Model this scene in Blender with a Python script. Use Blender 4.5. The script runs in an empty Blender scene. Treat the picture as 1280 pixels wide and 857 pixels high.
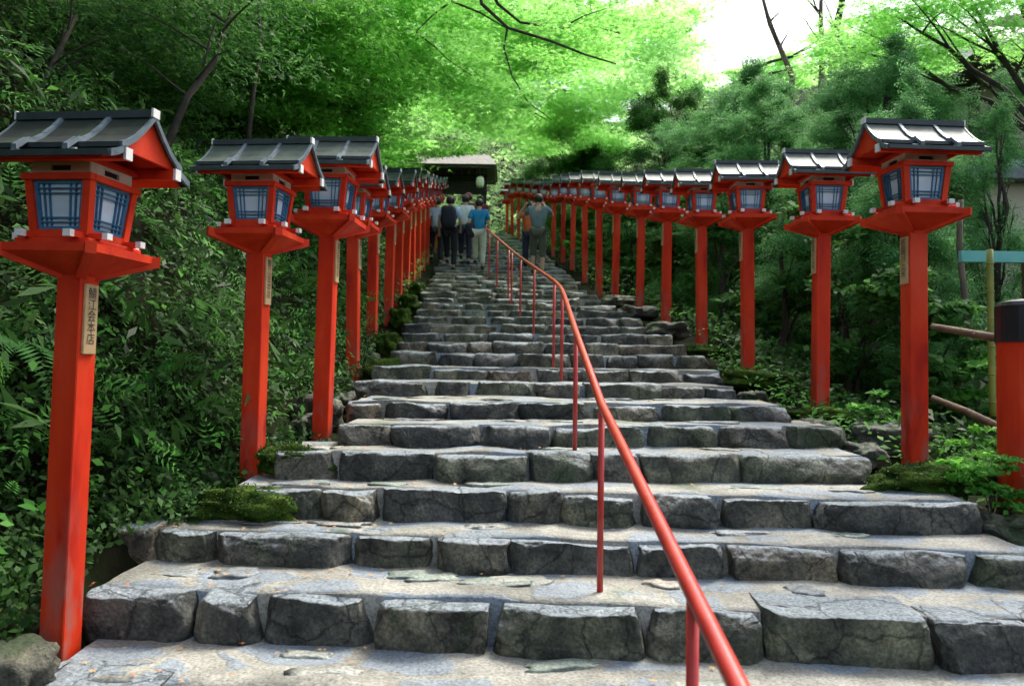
import bpy, bmesh, math, random
import numpy as np
from mathutils import Vector, Matrix, noise as mn

R = math.radians
random.seed(7)
rng = np.random.default_rng(7)
scn = bpy.context.scene
COL = scn.collection

# ------------------------------------------------------------------ camera
F = 976.0
EYE = 1.10
cam_d = bpy.data.cameras.new("camera")
cam = bpy.data.objects.new("camera", cam_d)
COL.objects.link(cam)
cam_d.sensor_width = 36.0
cam_d.lens = 36.0 * F / 1280.0
cam_d.clip_start = 0.05
cam_d.clip_end = 600
CAM_M = Matrix.Translation((0, 0, EYE)) @ Matrix.Rotation(R(90 + 1.97), 4, 'X') @ Matrix.Rotation(0.0135, 4, 'Z')
cam.matrix_world = CAM_M
scn.camera = cam
cam_d.dof.use_dof = True
cam_d.dof.focus_distance = 4.2
cam_d.dof.aperture_fstop = 4.0


def at(px, py, Y):
    """photo pixel -> world point at depth Y (used to measure real positions)"""
    d = CAM_M.to_3x3() @ Vector(((px - 640) / F, -(py - 428.5) / F, -1))
    return Vector((0, 0, EYE)) + d * (Y / d.y)


# ------------------------------------------------------------------ tagging
def tag(o, label=None, cat=None, group=None, kind=None):
    if label: o['label'] = label
    if cat: o['category'] = cat
    if group: o['group'] = group
    if kind: o['kind'] = kind
    return o


def empty(name, loc=(0, 0, 0), rz=0.0):
    o = bpy.data.objects.new(name, None)
    COL.objects.link(o)
    o.location = loc
    o.rotation_euler = (0, 0, rz)
    o.empty_display_size = 0.1
    return o


def link(name, me, mat=None, parent=None):
    o = bpy.data.objects.new(name, me)
    COL.objects.link(o)
    if mat is not None and len(me.materials) == 0:
        me.materials.append(mat)
    if parent is not None:
        o.parent = parent
    return o


KIDS = {}


def copy_tree(o, parent=None, kids=None):
    c = o.copy()
    COL.objects.link(c)
    if parent is not None:
        c.parent = parent
    for ch in [x for x in bpy.data.objects if x.parent == o] if kids is None else kids.get(o.name, []):
        copy_tree(ch, c, kids)
    return c


def child_map():
    m = {}
    for x in bpy.data.objects:
        if x.parent: m.setdefault(x.parent.name, []).append(x)
    return m


# ------------------------------------------------------------------ mesh builder
class MB:
    def __init__(s):
        s.v = []; s.f = []

    def add(s, vs, fs):
        b = len(s.v)
        s.v += [tuple(v) for v in vs]
        s.f += [tuple(i + b for i in f) for f in fs]
        return s

    def hexa(s, p):
        """8 points: bottom 4 ccw, top 4 ccw"""
        return s.add(p, [(3, 2, 1, 0), (4, 5, 6, 7), (0, 1, 5, 4), (1, 2, 6, 5), (2, 3, 7, 6), (3, 0, 4, 7)])

    def box(s, x0, x1, y0, y1, z0, z1):
        return s.hexa([(x0, y0, z0), (x1, y0, z0), (x1, y1, z0), (x0, y1, z0),
                       (x0, y0, z1), (x1, y0, z1), (x1, y1, z1), (x0, y1, z1)])

    def tube(s, pts, rad, n=8, cap=True):
        pts = [Vector(p) for p in pts]
        if not hasattr(rad, '__len__'): rad = [rad] * len(pts)
        base = len(s.v)
        up = Vector((0.13, 0.21, 1)).normalized()
        for i, p in enumerate(pts):
            a = pts[max(i - 1, 0)]; b = pts[min(i + 1, len(pts) - 1)]
            t = (b - a).normalized() if (b - a).length > 1e-9 else Vector((0, 0, 1))
            u = t.cross(up)
            if u.length < 0.05: u = t.cross(Vector((1, 0.1, 0)))
            u.normalize(); w = t.cross(u)
            for k in range(n):
                an = 2 * math.pi * k / n
                q = p + (u * math.cos(an) + w * math.sin(an)) * rad[i]
                s.v.append(tuple(q))
        for i in range(len(pts) - 1):
            for k in range(n):
                a = base + i * n + k; b = base + i * n + (k + 1) % n
                s.f.append((a, b, b + n, a + n))
        if cap:
            s.f.append(tuple(base + k for k in range(n))[::-1])
            s.f.append(tuple(base + (len(pts) - 1) * n + k for k in range(n)))
        return s

    def mesh(s, name, smooth=False):
        me = bpy.data.meshes.new(name)
        me.from_pydata(s.v, [], s.f)
        me.validate()
        bm = bmesh.new(); bm.from_mesh(me)
        bmesh.ops.recalc_face_normals(bm, faces=bm.faces)
        bm.to_mesh(me); bm.free()
        if smooth:
            me.polygons.foreach_set('use_smooth', [True] * len(me.polygons))
        me.update()
        return me

    def build(s, name, mat, parent=None, smooth=False, bevel=0.0):
        me = s.mesh(name, smooth)
        if bevel > 0:
            bm = bmesh.new(); bm.from_mesh(me)
            bmesh.ops.bevel(bm, geom=list(bm.edges), offset=bevel, segments=1, affect='EDGES', clamp_overlap=True)
            bm.to_mesh(me); bm.free()
        return link(name, me, mat, parent)


def np_mesh(name, V, nface, k, smooth=False):
    """V: (N*k,3) each face has its own k vertices"""
    me = bpy.data.meshes.new(name)
    n = V.shape[0]
    me.vertices.add(n)
    me.vertices.foreach_set('co', V.astype(np.float32).ravel())
    me.loops.add(n)
    me.loops.foreach_set('vertex_index', np.arange(n, dtype=np.int32))
    me.polygons.add(nface)
    me.polygons.foreach_set('loop_start', np.arange(0, n, k, dtype=np.int32))
    me.polygons.foreach_set('loop_total', np.full(nface, k, dtype=np.int32))
    me.update(calc_edges=True)
    return me


# ------------------------------------------------------------------ leaves
def T_(*p): return np.array(p, dtype=float)


def star_template(lobes=5):
    """palmate leaf: lobes as narrow quads sharing the leaf base; each (left, tip, right, base)"""
    out = []
    angs = [-115, -58, 0, 58, 115] if lobes == 5 else [-70, 0, 70]
    for a in angs:
        L = 1.0 if a == 0 else (0.9 if abs(a) < 60 else 0.6)
        a = R(a)
        d = np.array([math.sin(a), math.cos(a)]); p = np.array([d[1], -d[0]])
        out.append([(0, 0, 0), tuple(d * L * .45 - p * L * .17) + (0.03,), tuple(d * L) + (-.08,), tuple(d * L * .45 + p * L * .17) + (0.03,)])
    return np.array(out) * 0.6


LEAF = np.array([[(0, -0.5, 0), (0.27, -0.05, 0.07), (0, 0.5, -0.06), (-0.27, -0.05, 0.07)]])
LANCE = np.array([[(0, -0.5, 0), (0.11, -0.1, 0.03), (0, 0.5, -0.1), (-0.11, -0.1, 0.03)]])
TRIL = star_template(3)
MAPLE = star_template(5)


def frond_template(n=7, w=.34, droop=.25):
    out = []
    for i in range(n):
        t = (i + .6) / n
        y = t - .5
        z = -droop * t * t
        wid = w * math.sin(math.pi * min(1, t * .75 + .25)) * (1.05 - t * .6)
        for s in (-1, 1):
            out.append([(0, y, z), (s * wid * .5, y + .035, z + .01), (s * wid, y + .10, z - .04), (s * wid * .5, y - .03, z + .01)])
    return np.array(out)


SPRAY = frond_template(6, .30, .25)


def leaf_arrays(C, S, tmpl, bias=(0, 0, 1), spread=.6, tang=None):
    """C (N,3) centers, S (N,) sizes, returns (N*q*4,3)"""
    N = len(C)
    n = np.array(bias)[None, :] + rng.normal(0, spread, (N, 3))
    n /= np.linalg.norm(n, axis=1)[:, None] + 1e-9
    t = rng.normal(0, 1, (N, 3)) if tang is None else tang + rng.normal(0, .45, (N, 3))
    t -= (t * n).sum(1)[:, None] * n
    t /= np.linalg.norm(t, axis=1)[:, None] + 1e-9
    u = np.cross(t, n)
    q = tmpl.reshape(-1, 3)
    V = (C[:, None, :] + S[:, None, None] * (q[None, :, 0, None] * u[:, None, :] + q[None, :, 1, None] * t[:, None, :] + q[None, :, 2, None] * n[:, None, :]))
    return V.reshape(-1, 3)


def leaf_mesh(name, arrs):
    V = np.concatenate(arrs)
    return np_mesh(name, V, len(V) // 4, 4)


# ------------------------------------------------------------------ materials
def new_mat(name):
    m = bpy.data.materials.new(name)
    m.use_nodes = True
    nt = m.node_tree
    nt.nodes.clear()
    out = nt.nodes.new('ShaderNodeOutputMaterial')
    return m, nt, out


def N(nt, t, **kw):
    n = nt.nodes.new('ShaderNode' + t)
    for k, v in kw.items():
        if k.startswith('i_'):
            n.inputs[k[2:].replace('_', ' ')].default_value = v
        else:
            setattr(n, k, v)
    return n


def ramp(nt, stops, interp='LINEAR'):
    r = nt.nodes.new('ShaderNodeValToRGB')
    r.color_ramp.interpolation = interp
    el = r.color_ramp.elements
    while len(el) < len(stops): el.new(0.5)
    for e, (p, c) in zip(el, stops):
        e.position = p
        e.color = (*c, 1) if len(c) == 3 else c
    return r


def surf(name, stops, scale=8, rough=.6, bump=.0, bscale=40, spec=.5, metallic=0.0, detail=6, coat=0):
    m, nt, out = new_mat(name)
    b = N(nt, 'BsdfPrincipled')
    tc = N(nt, 'TexCoord')
    no = N(nt, 'TexNoise'); no.inputs['Scale'].default_value = scale; no.inputs['Detail'].default_value = detail
    oi = N(nt, 'ObjectInfo')
    ad = N(nt, 'VectorMath', operation='ADD')
    nt.links.new(tc.outputs['Object'], ad.inputs[0])
    mu = N(nt, 'Math', operation='MULTIPLY'); mu.inputs[1].default_value = 37
    nt.links.new(oi.outputs['Random'], mu.inputs[0])
    nt.links.new(mu.outputs[0], ad.inputs[1])
    nt.links.new(ad.outputs[0], no.inputs['Vector'])
    r = ramp(nt, stops)
    nt.links.new(no.outputs['Fac'], r.inputs[0])
    nt.links.new(r.outputs[0], b.inputs['Base Color'])
    b.inputs['Roughness'].default_value = rough
    b.inputs['Specular IOR Level'].default_value = spec
    b.inputs['Metallic'].default_value = metallic
    b.inputs['Coat Weight'].default_value = coat
    if bump > 0:
        n2 = N(nt, 'TexNoise'); n2.inputs['Scale'].default_value = bscale; n2.inputs['Detail'].default_value = 8
        nt.links.new(ad.outputs[0], n2.inputs['Vector'])
        bp = N(nt, 'Bump'); bp.inputs['Strength'].default_value = bump; bp.inputs['Distance'].default_value = .02
        nt.links.new(n2.outputs['Fac'], bp.inputs['Height'])
        nt.links.new(bp.outputs[0], b.inputs['Normal'])
    nt.links.new(b.outputs[0], out.inputs[0])
    return m


def leafmat(name, cols, trans=.35, rough=.55, spec=.12, tint=1.3):
    """per-leaf colour variation, thin translucent leaf"""
    m, nt, out = new_mat(name)
    g = N(nt, 'NewGeometry')
    r = ramp(nt, [(i / (len(cols) - 1), c) for i, c in enumerate(cols)])
    nt.links.new(g.outputs['Random Per Island'], r.inputs[0])
    b = N(nt, 'BsdfPrincipled')
    b.inputs['Roughness'].default_value = rough
    b.inputs['Specular IOR Level'].default_value = spec
    nt.links.new(r.outputs[0], b.inputs['Base Color'])
    tr = N(nt, 'BsdfTranslucent')
    hs = N(nt, 'HueSaturation'); hs.inputs['Value'].default_value = tint; hs.inputs['Hue'].default_value = .485; hs.inputs['Saturation'].default_value = .93
    nt.links.new(r.outputs[0], hs.inputs['Color'])
    nt.links.new(hs.outputs[0], tr.inputs['Color'])
    mx = N(nt, 'MixShader'); mx.inputs[0].default_value = trans
    nt.links.new(b.outputs[0], mx.inputs[1]); nt.links.new(tr.outputs[0], mx.inputs[2])
    nt.links.new(mx.outputs[0], out.inputs[0])
    return m


M = {}
M['red'] = surf('vermilion_paint', [(.25, (.40, .016, .006)), (.45, (.58, .032, .008)), (.6, (.65, .044, .010)), (.78, (.69, .068, .022))], 6, .55, .15, 30, spec=.18)
M['rail_red'] = surf('red_rail_paint', [(.35, (.42, .03, .022)), (.6, (.52, .045, .032)), (.78, (.36, .06, .045))], 14, .3, .05, 60, spec=.5)
M['white_tip'] = surf('white_paint', [(.3, (.62, .60, .56)), (.7, (.80, .78, .74))], 20, .6)
M['cream'] = surf('cream_board', [(.3, (.52, .44, .34)), (.7, (.66, .58, .46))], 15, .6)
M['blue'] = surf('blue_lattice_paint', [(.3, (.025, .12, .23)), (.7, (.045, .18, .32))], 12, .4, .03)
M['glass'] = surf('frosted_pane', [(.3, (.50, .60, .70)), (.7, (.64, .73, .82))], 6, .22, spec=.5)
M['placard'] = surf('placard_wood', [(.3, (.40, .25, .11)), (.7, (.55, .38, .20))], 12, .5, .05, 60)
M['ink'] = surf('ink', [(.4, (.02, .018, .015)), (.6, (.03, .025, .02))], 10, .6)
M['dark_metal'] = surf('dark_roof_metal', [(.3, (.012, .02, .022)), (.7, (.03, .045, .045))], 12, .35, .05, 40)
M['mortar'] = None
M['black'] = surf('black_cap', [(.3, (.008, .008, .010)), (.7, (.015, .015, .018))], 8, .35)
M['log'] = surf('log_bark', [(.3, (.10, .06, .035)), (.7, (.22, .15, .09))], 14, .8, .4, 30)
M['bamboo'] = surf('bamboo_skin', [(.3, (.16, .20, .03)), (.7, (.30, .32, .06))], 6, .4)
M['trim'] = surf('bluish_trim_metal', [(.3, (.06, .085, .10)), (.7, (.15, .19, .22))], 16, .38, .05)


def roof_mat(nm='patinated_roof_sheet', cols=((.030, .045, .038), (.055, .078, .066), (.10, .12, .10)), rg=.5):
    m, nt, out = new_mat(nm)
    b = N(nt, 'BsdfPrincipled')
    tc = N(nt, 'TexCoord')
    oi = N(nt, 'ObjectInfo')
    no = N(nt, 'TexNoise'); no.inputs['Scale'].default_value = 9; no.inputs['Detail'].default_value = 8
    nt.links.new(tc.outputs['Object'], no.inputs['Vector'])
    r = ramp(nt, [(.3, cols[0]), (.52, cols[1]), (.7, cols[2])])
    nt.links.new(no.outputs['Fac'], r.inputs[0])
    nt.links.new(r.outputs[0], b.inputs['Base Color'])
    b.inputs['Metallic'].default_value = .12
    b.inputs['Roughness'].default_value = rg
    n2 = N(nt, 'TexNoise'); n2.inputs['Scale'].default_value = 55
    nt.links.new(tc.outputs['Object'], n2.inputs['Vector'])
    bp = N(nt, 'Bump'); bp.inputs['Strength'].default_value = .12; bp.inputs['Distance'].default_value = .01
    nt.links.new(n2.outputs['Fac'], bp.inputs['Height']); nt.links.new(bp.outputs[0], b.inputs['Normal'])
    nt.links.new(b.outputs[0], out.inputs[0])
    return m


M['roof'] = roof_mat()
M['roof_left'] = roof_mat('greenish_roof_sheet', ((.022, .040, .028), (.045, .070, .050), (.085, .11, .08)), .6)
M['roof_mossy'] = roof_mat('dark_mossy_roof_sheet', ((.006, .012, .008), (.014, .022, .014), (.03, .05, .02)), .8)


def post_mat():
    """painted post, paint bleached and scuffed towards the foot"""
    m, nt, out = new_mat('weathered_vermilion')
    b = N(nt, 'BsdfPrincipled')
    tc = N(nt, 'TexCoord'); sx = N(nt, 'SeparateXYZ')
    nt.links.new(tc.outputs['Object'], sx.inputs[0])
    no = N(nt, 'TexNoise'); no.inputs['Scale'].default_value = 7; no.inputs['Detail'].default_value = 8
    mp = N(nt, 'Mapping'); mp.inputs['Scale'].default_value = (1, 1, .3)
    oi = N(nt, 'ObjectInfo'); ad = N(nt, 'VectorMath', operation='ADD')
    nt.links.new(tc.outputs['Object'], mp.inputs[0]); nt.links.new(mp.outputs[0], ad.inputs[0])
    mu = N(nt, 'Math', operation='MULTIPLY'); mu.inputs[1].default_value = 29
    nt.links.new(oi.outputs['Random'], mu.inputs[0]); nt.links.new(mu.outputs[0], ad.inputs[1])
    nt.links.new(ad.outputs[0], no.inputs['Vector'])
    r = ramp(nt, [(.28, (.34, .012, .006)), (.42, (.56, .028, .007)), (.58, (.64, .042, .009)), (.75, (.68, .075, .028))])
    nt.links.new(no.outputs['Fac'], r.inputs[0])
    # foot mask
    mr = N(nt, 'MapRange'); mr.inputs['From Min'].default_value = .55; mr.inputs['From Max'].default_value = -.05
    nt.links.new(sx.outputs['Z'], mr.inputs['Value'])
    m2 = N(nt, 'Math', operation='MULTIPLY'); nt.links.new(mr.outputs[0], m2.inputs[0])
    n3 = N(nt, 'TexNoise'); n3.inputs['Scale'].default_value = 16; n3.inputs['Detail'].default_value = 10
    nt.links.new(ad.outputs[0], n3.inputs['Vector'])
    r3 = ramp(nt, [(.45, (0, 0, 0)), (.62, (1, 1, 1))]); nt.links.new(n3.outputs['Fac'], r3.inputs[0])
    nt.links.new(r3.outputs[0], m2.inputs[1])
    mx = N(nt, 'MixRGB'); mx.inputs['Color2'].default_value = (.34, .12, .09, 1)
    nt.links.new(m2.outputs[0], mx.inputs['Fac']); nt.links.new(r.outputs[0], mx.inputs['Color1'])
    nt.links.new(mx.outputs[0], b.inputs['Base Color'])
    b.inputs['Roughness'].default_value = .55
    b.inputs['Specular IOR Level'].default_value = .18
    n4 = N(nt, 'TexNoise'); n4.inputs['Scale'].default_value = 40
    nt.links.new(ad.outputs[0], n4.inputs['Vector'])
    bp = N(nt, 'Bump'); bp.inputs['Strength'].default_value = .12; bp.inputs['Distance'].default_value = .01
    nt.links.new(n4.outputs['Fac'], bp.inputs['Height']); nt.links.new(bp.outputs[0], b.inputs['Normal'])
    nt.links.new(b.outputs[0], out.inputs[0])
    return m


M['post'] = post_mat()


def stone_mat(name, moss=.0, skylit=True, pave=False):
    m, nt, out = new_mat(name)
    L = nt.links
    b = N(nt, 'BsdfPrincipled')
    tc = N(nt, 'TexCoord'); oi = N(nt, 'ObjectInfo'); geo = N(nt, 'NewGeometry')
    ad = N(nt, 'VectorMath', operation='ADD')
    mu = N(nt, 'Math', operation='MULTIPLY'); mu.inputs[1].default_value = 53
    L.new(oi.outputs['Random'], mu.inputs[0]); L.new(tc.outputs['Object'], ad.inputs[0]); L.new(mu.outputs[0], ad.inputs[1])
    vec = ad.outputs[0]
    n1 = N(nt, 'TexNoise'); n1.inputs['Scale'].default_value = 5; n1.inputs['Detail'].default_value = 9; n1.inputs['Roughness'].default_value = .65
    L.new(vec, n1.inputs['Vector'])
    if pave:
        r1 = ramp(nt, [(.30, (.13, .15, .165)), (.5, (.22, .245, .265)), (.72, (.33, .345, .35))])
    else:
        r1 = ramp(nt, [(.32, (.020, .022, .021)), (.45, (.058, .062, .056)), (.55, (.115, .116, .100)), (.67, (.23, .22, .18))])
    L.new(n1.outputs['Fac'], r1.inputs[0])
    # per stone tint
    rt = ramp(nt, [(0, (.6, .63, .65)), (.3, (.95, .95, .92)), (.5, (1.25, 1.15, .95)), (.7, (1.0, 1.1, .85)), (.88, (1.5, 1.4, 1.15)), (1, (1.9, 1.45, 1.1))])
    L.new(oi.outputs['Random'], rt.inputs[0])
    mt = N(nt, 'MixRGB', blend_type='MULTIPLY'); mt.inputs['Fac'].default_value = 1
    L.new(r1.outputs[0], mt.inputs['Color1']); L.new(rt.outputs[0], mt.inputs['Color2'])
    col = mt.outputs[0]
    # sky light painted into the colour: upward faces turn pale and bluish
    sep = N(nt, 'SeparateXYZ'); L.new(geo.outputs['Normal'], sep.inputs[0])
    if skylit and not pave:
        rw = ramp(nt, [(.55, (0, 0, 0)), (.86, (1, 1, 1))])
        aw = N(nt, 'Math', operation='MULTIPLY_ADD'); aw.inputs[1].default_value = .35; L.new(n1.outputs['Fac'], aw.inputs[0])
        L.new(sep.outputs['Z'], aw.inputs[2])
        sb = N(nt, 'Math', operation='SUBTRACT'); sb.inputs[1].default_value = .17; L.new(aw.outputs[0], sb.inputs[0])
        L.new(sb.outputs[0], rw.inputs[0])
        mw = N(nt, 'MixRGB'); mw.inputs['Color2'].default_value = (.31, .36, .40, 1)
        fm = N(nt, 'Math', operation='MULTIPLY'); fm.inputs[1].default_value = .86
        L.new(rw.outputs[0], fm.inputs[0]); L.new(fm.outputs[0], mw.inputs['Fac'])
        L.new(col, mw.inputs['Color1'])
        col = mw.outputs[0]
    # moss / lichen patches
    n2 = N(nt, 'TexNoise'); n2.inputs['Scale'].default_value = 2.6; n2.inputs['Detail'].default_value = 9; n2.inputs['Roughness'].default_value = .7
    L.new(vec, n2.inputs['Vector'])
    lo = .66 - moss * .4
    r2 = ramp(nt, [(lo, (0, 0, 0)), (lo + .08, (1, 1, 1))]); L.new(n2.outputs['Fac'], r2.inputs[0])
    mm = N(nt, 'MixRGB'); mm.inputs['Color2'].default_value = (.028, .062, .014, 1)
    f2 = N(nt, 'Math', operation='MULTIPLY'); f2.inputs[1].default_value = .55 + .4 * moss
    L.new(r2.outputs[0], f2.inputs[0]); L.new(f2.outputs[0], mm.inputs['Fac'])
    L.new(col, mm.inputs['Color1'])
    # hairline cracks
    wv = N(nt, 'MixRGB'); wv.inputs['Fac'].default_value = .18
    L.new(vec, wv.inputs['Color1']); L.new(n2.outputs['Color'], wv.inputs['Color2'])
    vk = N(nt, 'TexVoronoi', feature='DISTANCE_TO_EDGE'); vk.inputs['Scale'].default_value = 4.5
    L.new(wv.outputs[0], vk.inputs['Vector'])
    rk = ramp(nt, [(.0, (.35, .35, .35)), (.022, (1, 1, 1))]); L.new(vk.outputs['Distance'], rk.inputs[0])
    mk_ = N(nt, 'MixRGB', blend_type='MULTIPLY'); mk_.inputs['Fac'].default_value = .75 if not pave else .3
    L.new(mm.outputs[0], mk_.inputs['Color1']); L.new(rk.outputs[0], mk_.inputs['Color2'])
    ng = N(nt, 'TexNoise'); ng.inputs['Scale'].default_value = 70; ng.inputs['Detail'].default_value = 4
    L.new(vec, ng.inputs['Vector'])
    rg_ = ramp(nt, [(.35, (.55, .55, .55)), (.65, (1.5, 1.5, 1.45))]); L.new(ng.outputs['Fac'], rg_.inputs[0])
    mg_ = N(nt, 'MixRGB', blend_type='MULTIPLY'); mg_.inputs['Fac'].default_value = .8
    L.new(mk_.outputs[0], mg_.inputs['Color1']); L.new(rg_.outputs[0], mg_.inputs['Color2'])
    # pale lichen flecks
    n5 = N(nt, 'TexNoise'); n5.inputs['Scale'].default_value = 13; n5.inputs['Detail'].default_value = 10; n5.inputs['Roughness'].default_value = .75
    L.new(vec, n5.inputs['Vector'])
    r5 = ramp(nt, [(.60, (0, 0, 0)), (.72, (.45, .45, .45))]); L.new(n5.outputs['Fac'], r5.inputs[0])
    ml = N(nt, 'MixRGB'); ml.inputs['Color2'].default_value = (.30, .30, .26, 1)
    L.new(r5.outputs[0], ml.inputs['Fac']); L.new(mg_.outputs[0], ml.inputs['Color1'])
    L.new(ml.outputs[0], b.inputs['Base Color'])
    b.inputs['Roughness'].default_value = .52 if not pave else .42
    b.inputs['Specular IOR Level'].default_value = .5
    # bump: layered
    vo = N(nt, 'TexVoronoi', feature='F1'); vo.inputs['Scale'].default_value = 9
    L.new(vec, vo.inputs['Vector'])
    n6 = N(nt, 'TexNoise'); n6.inputs['Scale'].default_value = 16; n6.inputs['Detail'].default_value = 12; n6.inputs['Roughness'].default_value = .7
    L.new(vec, n6.inputs['Vector'])
    sm = N(nt, 'Math', operation='MULTIPLY_ADD'); sm.inputs[1].default_value = .5
    L.new(vo.outputs['Distance'], sm.inputs[0]); L.new(n6.outputs['Fac'], sm.inputs[2])
    bp = N(nt, 'Bump'); bp.inputs['Strength'].default_value = .9 if not pave else .4; bp.inputs['Distance'].default_value = .045
    s2_ = N(nt, 'Math', operation='MULTIPLY_ADD'); s2_.inputs[1].default_value = .35
    L.new(rk.outputs[0], s2_.inputs[0]); L.new(sm.outputs[0], s2_.inputs[2])
    L.new(s2_.outputs[0], bp.inputs['Height']); L.new(bp.outputs[0], b.inputs['Normal'])
    L.new(b.outputs[0], out.inputs[0])
    return m


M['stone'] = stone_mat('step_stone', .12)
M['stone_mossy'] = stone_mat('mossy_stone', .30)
M['rock'] = stone_mat('shaded_rock', .42, skylit=False)
M['pave'] = stone_mat('flat_paving_stone', .0, pave=True)


def mortar_mat():
    m, nt, out = new_mat('sandy_mortar')
    L = nt.links
    b = N(nt, 'BsdfPrincipled'); geo = N(nt, 'NewGeometry')
    n1 = N(nt, 'TexNoise'); n1.inputs['Scale'].default_value = 2.2; n1.inputs['Detail'].default_value = 10; n1.inputs['Roughness'].default_value = .65
    L.new(geo.outputs['Position'], n1.inputs['Vector'])
    r1 = ramp(nt, [(.30, (.10, .10, .085)), (.45, (.22, .215, .18)), (.58, (.34, .33, .28)), (.8, (.44, .43, .385))])
    L.new(n1.outputs['Fac'], r1.inputs[0])
    # flat stones set in the mortar
    mp = N(nt, 'Mapping'); mp.inputs['Scale'].default_value = (2.6, 4.2, .3)
    L.new(geo.outputs['Position'], mp.inputs[0])
    nd = N(nt, 'TexNoise'); nd.inputs['Scale'].default_value = 3
    L.new(mp.outputs[0], nd.inputs['Vector'])
    md = N(nt, 'MixRGB'); md.inputs['Fac'].default_value = .22
    L.new(mp.outputs[0], md.inputs['Color1']); L.new(nd.outputs['Color'], md.inputs['Color2'])
    vo = N(nt, 'TexVoronoi', feature='DISTANCE_TO_EDGE'); vo.inputs['Scale'].default_value = 1.25
    L.new(md.outputs[0], vo.inputs['Vector'])
    vc = N(nt, 'TexVoronoi', feature='F1'); vc.inputs['Scale'].default_value = 1.25
    L.new(md.outputs[0], vc.inputs['Vector'])
    rs = ramp(nt, [(.09, (0, 0, 0)), (.12, (1, 1, 1))]); L.new(vo.outputs['Distance'], rs.inputs[0])
    sp = N(nt, 'SeparateColor'); L.new(vc.outputs['Color'], sp.inputs[0])
    rg = ramp(nt, [(.66, (1, 1, 1)), (.68, (0, 0, 0))]); L.new(sp.outputs[0], rg.inputs[0])
    mk = N(nt, 'Math', operation='MULTIPLY'); L.new(rs.outputs[0], mk.inputs[0]); L.new(rg.outputs[0], mk.inputs[1])
    rc = ramp(nt, [(.3, (.13, .16, .18)), (.7, (.29, .33, .36))]); L.new(n1.outputs['Fac'], rc.inputs[0])
    mx = N(nt, 'MixRGB'); L.new(mk.outputs[0], mx.inputs['Fac']); L.new(r1.outputs[0], mx.inputs['Color1']); L.new(rc.outputs[0], mx.inputs['Color2'])
    ng = N(nt, 'TexNoise'); ng.inputs['Scale'].default_value = 85; ng.inputs['Detail'].default_value = 5
    L.new(geo.outputs['Position'], ng.inputs['Vector'])
    rg_ = ramp(nt, [(.33, (.5, .5, .5)), (.5, (.95, .95, .95)), (.7, (1.3, 1.3, 1.3))]); L.new(ng.outputs['Fac'], rg_.inputs[0])
    mg_ = N(nt, 'MixRGB', blend_type='MULTIPLY'); mg_.inputs['Fac'].default_value = .85
    L.new(mx.outputs[0], mg_.inputs['Color1']); L.new(rg_.outputs[0], mg_.inputs['Color2'])
    mx = mg_
    # moss in corners
    n3 = N(nt, 'TexNoise'); n3.inputs['Scale'].default_value = 1.7; n3.inputs['Detail'].default_value = 10; n3.inputs['Roughness'].default_value = .7
    L.new(geo.outputs['Position'], n3.inputs['Vector'])
    r3 = ramp(nt, [(.58, (0, 0, 0)), (.68, (.65, .65, .65))]); L.new(n3.outputs['Fac'], r3.inputs[0])
    mm = N(nt, 'MixRGB'); mm.inputs['Color2'].default_value = (.045, .085, .018, 1)
    L.new(r3.outputs[0], mm.inputs['Fac']); L.new(mx.outputs[0], mm.inputs['Color1'])
    L.new(mm.outputs[0], b.inputs['Base Color'])
    b.inputs['Roughness'].default_value = .7
    n6 = N(nt, 'TexNoise'); n6.inputs['Scale'].default_value = 26; n6.inputs['Detail'].default_value = 12
    L.new(geo.outputs['Position'], n6.inputs['Vector'])
    ad = N(nt, 'Math', operation='MULTIPLY_ADD'); ad.inputs[1].default_value = .35
    L.new(mk.outputs[0], ad.inputs[0]); L.new(n6.outputs['Fac'], ad.inputs[2])
    bp = N(nt, 'Bump'); bp.inputs['Strength'].default_value = .5; bp.inputs['Distance'].default_value = .02
    L.new(ad.outputs[0], bp.inputs['Height']); L.new(bp.outputs[0], b.inputs['Normal'])
    L.new(b.outputs[0], out.inputs[0])
    return m


M['mortar'] = mortar_mat()
M['soil'] = surf('dark_forest_soil', [(.3, (.007, .007, .004)), (.5, (.013, .014, .006)), (.7, (.014, .026, .008))], 3, .95, .8, 12, spec=.05)
M['moss'] = surf('moss', [(.3, (.012, .030, .005)), (.5, (.035, .075, .009)), (.72, (.085, .13, .018))], 9, .95, 1.0, 70, spec=.1, detail=10)
M['bark'] = surf('bark', [(.3, (.022, .018, .014)), (.7, (.065, .050, .036))], 7, .9, .7, 18)
M['bark_pale'] = surf('pale_bark', [(.3, (.08, .055, .035)), (.7, (.18, .13, .09))], 9, .85, .5, 22)
M['lf_bank'] = leafmat('bank_leaves', [(.012, .034, .008), (.024, .072, .013), (.045, .13, .020), (.085, .18, .05)], .3, .5, .14)
M['lf_moss'] = leafmat('moss_green', [(.015, .04, .006), (.035, .075, .01), (.08, .12, .02)], .2)
M['lf_fern'] = leafmat('fern_green', [(.035, .15, .022), (.065, .24, .04)], .4)
M['lf_maple'] = leafmat('maple_green', [(.11, .38, .05), (.19, .50, .09), (.31, .60, .17)], .6, tint=1.8)
M['lf_maple_pale'] = leafmat('pale_maple_green', [(.26, .57, .16), (.40, .68, .26), (.58, .80, .42)], .6, tint=1.75)
M['lf_mid'] = leafmat('broadleaf_green', [(.045, .18, .014), (.09, .33, .03), (.17, .44, .07)], .55, tint=1.9)
M['lf_dark'] = leafmat('dark_leaf', [(.02, .08, .014), (.04, .15, .024), (.08, .23, .045)], .45, tint=1.7)
M['lf_cedar'] = leafmat('cedar_green', [(.045, .17, .045), (.085, .28, .075), (.16, .40, .13)], .4, .55, tint=1.6)
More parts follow.
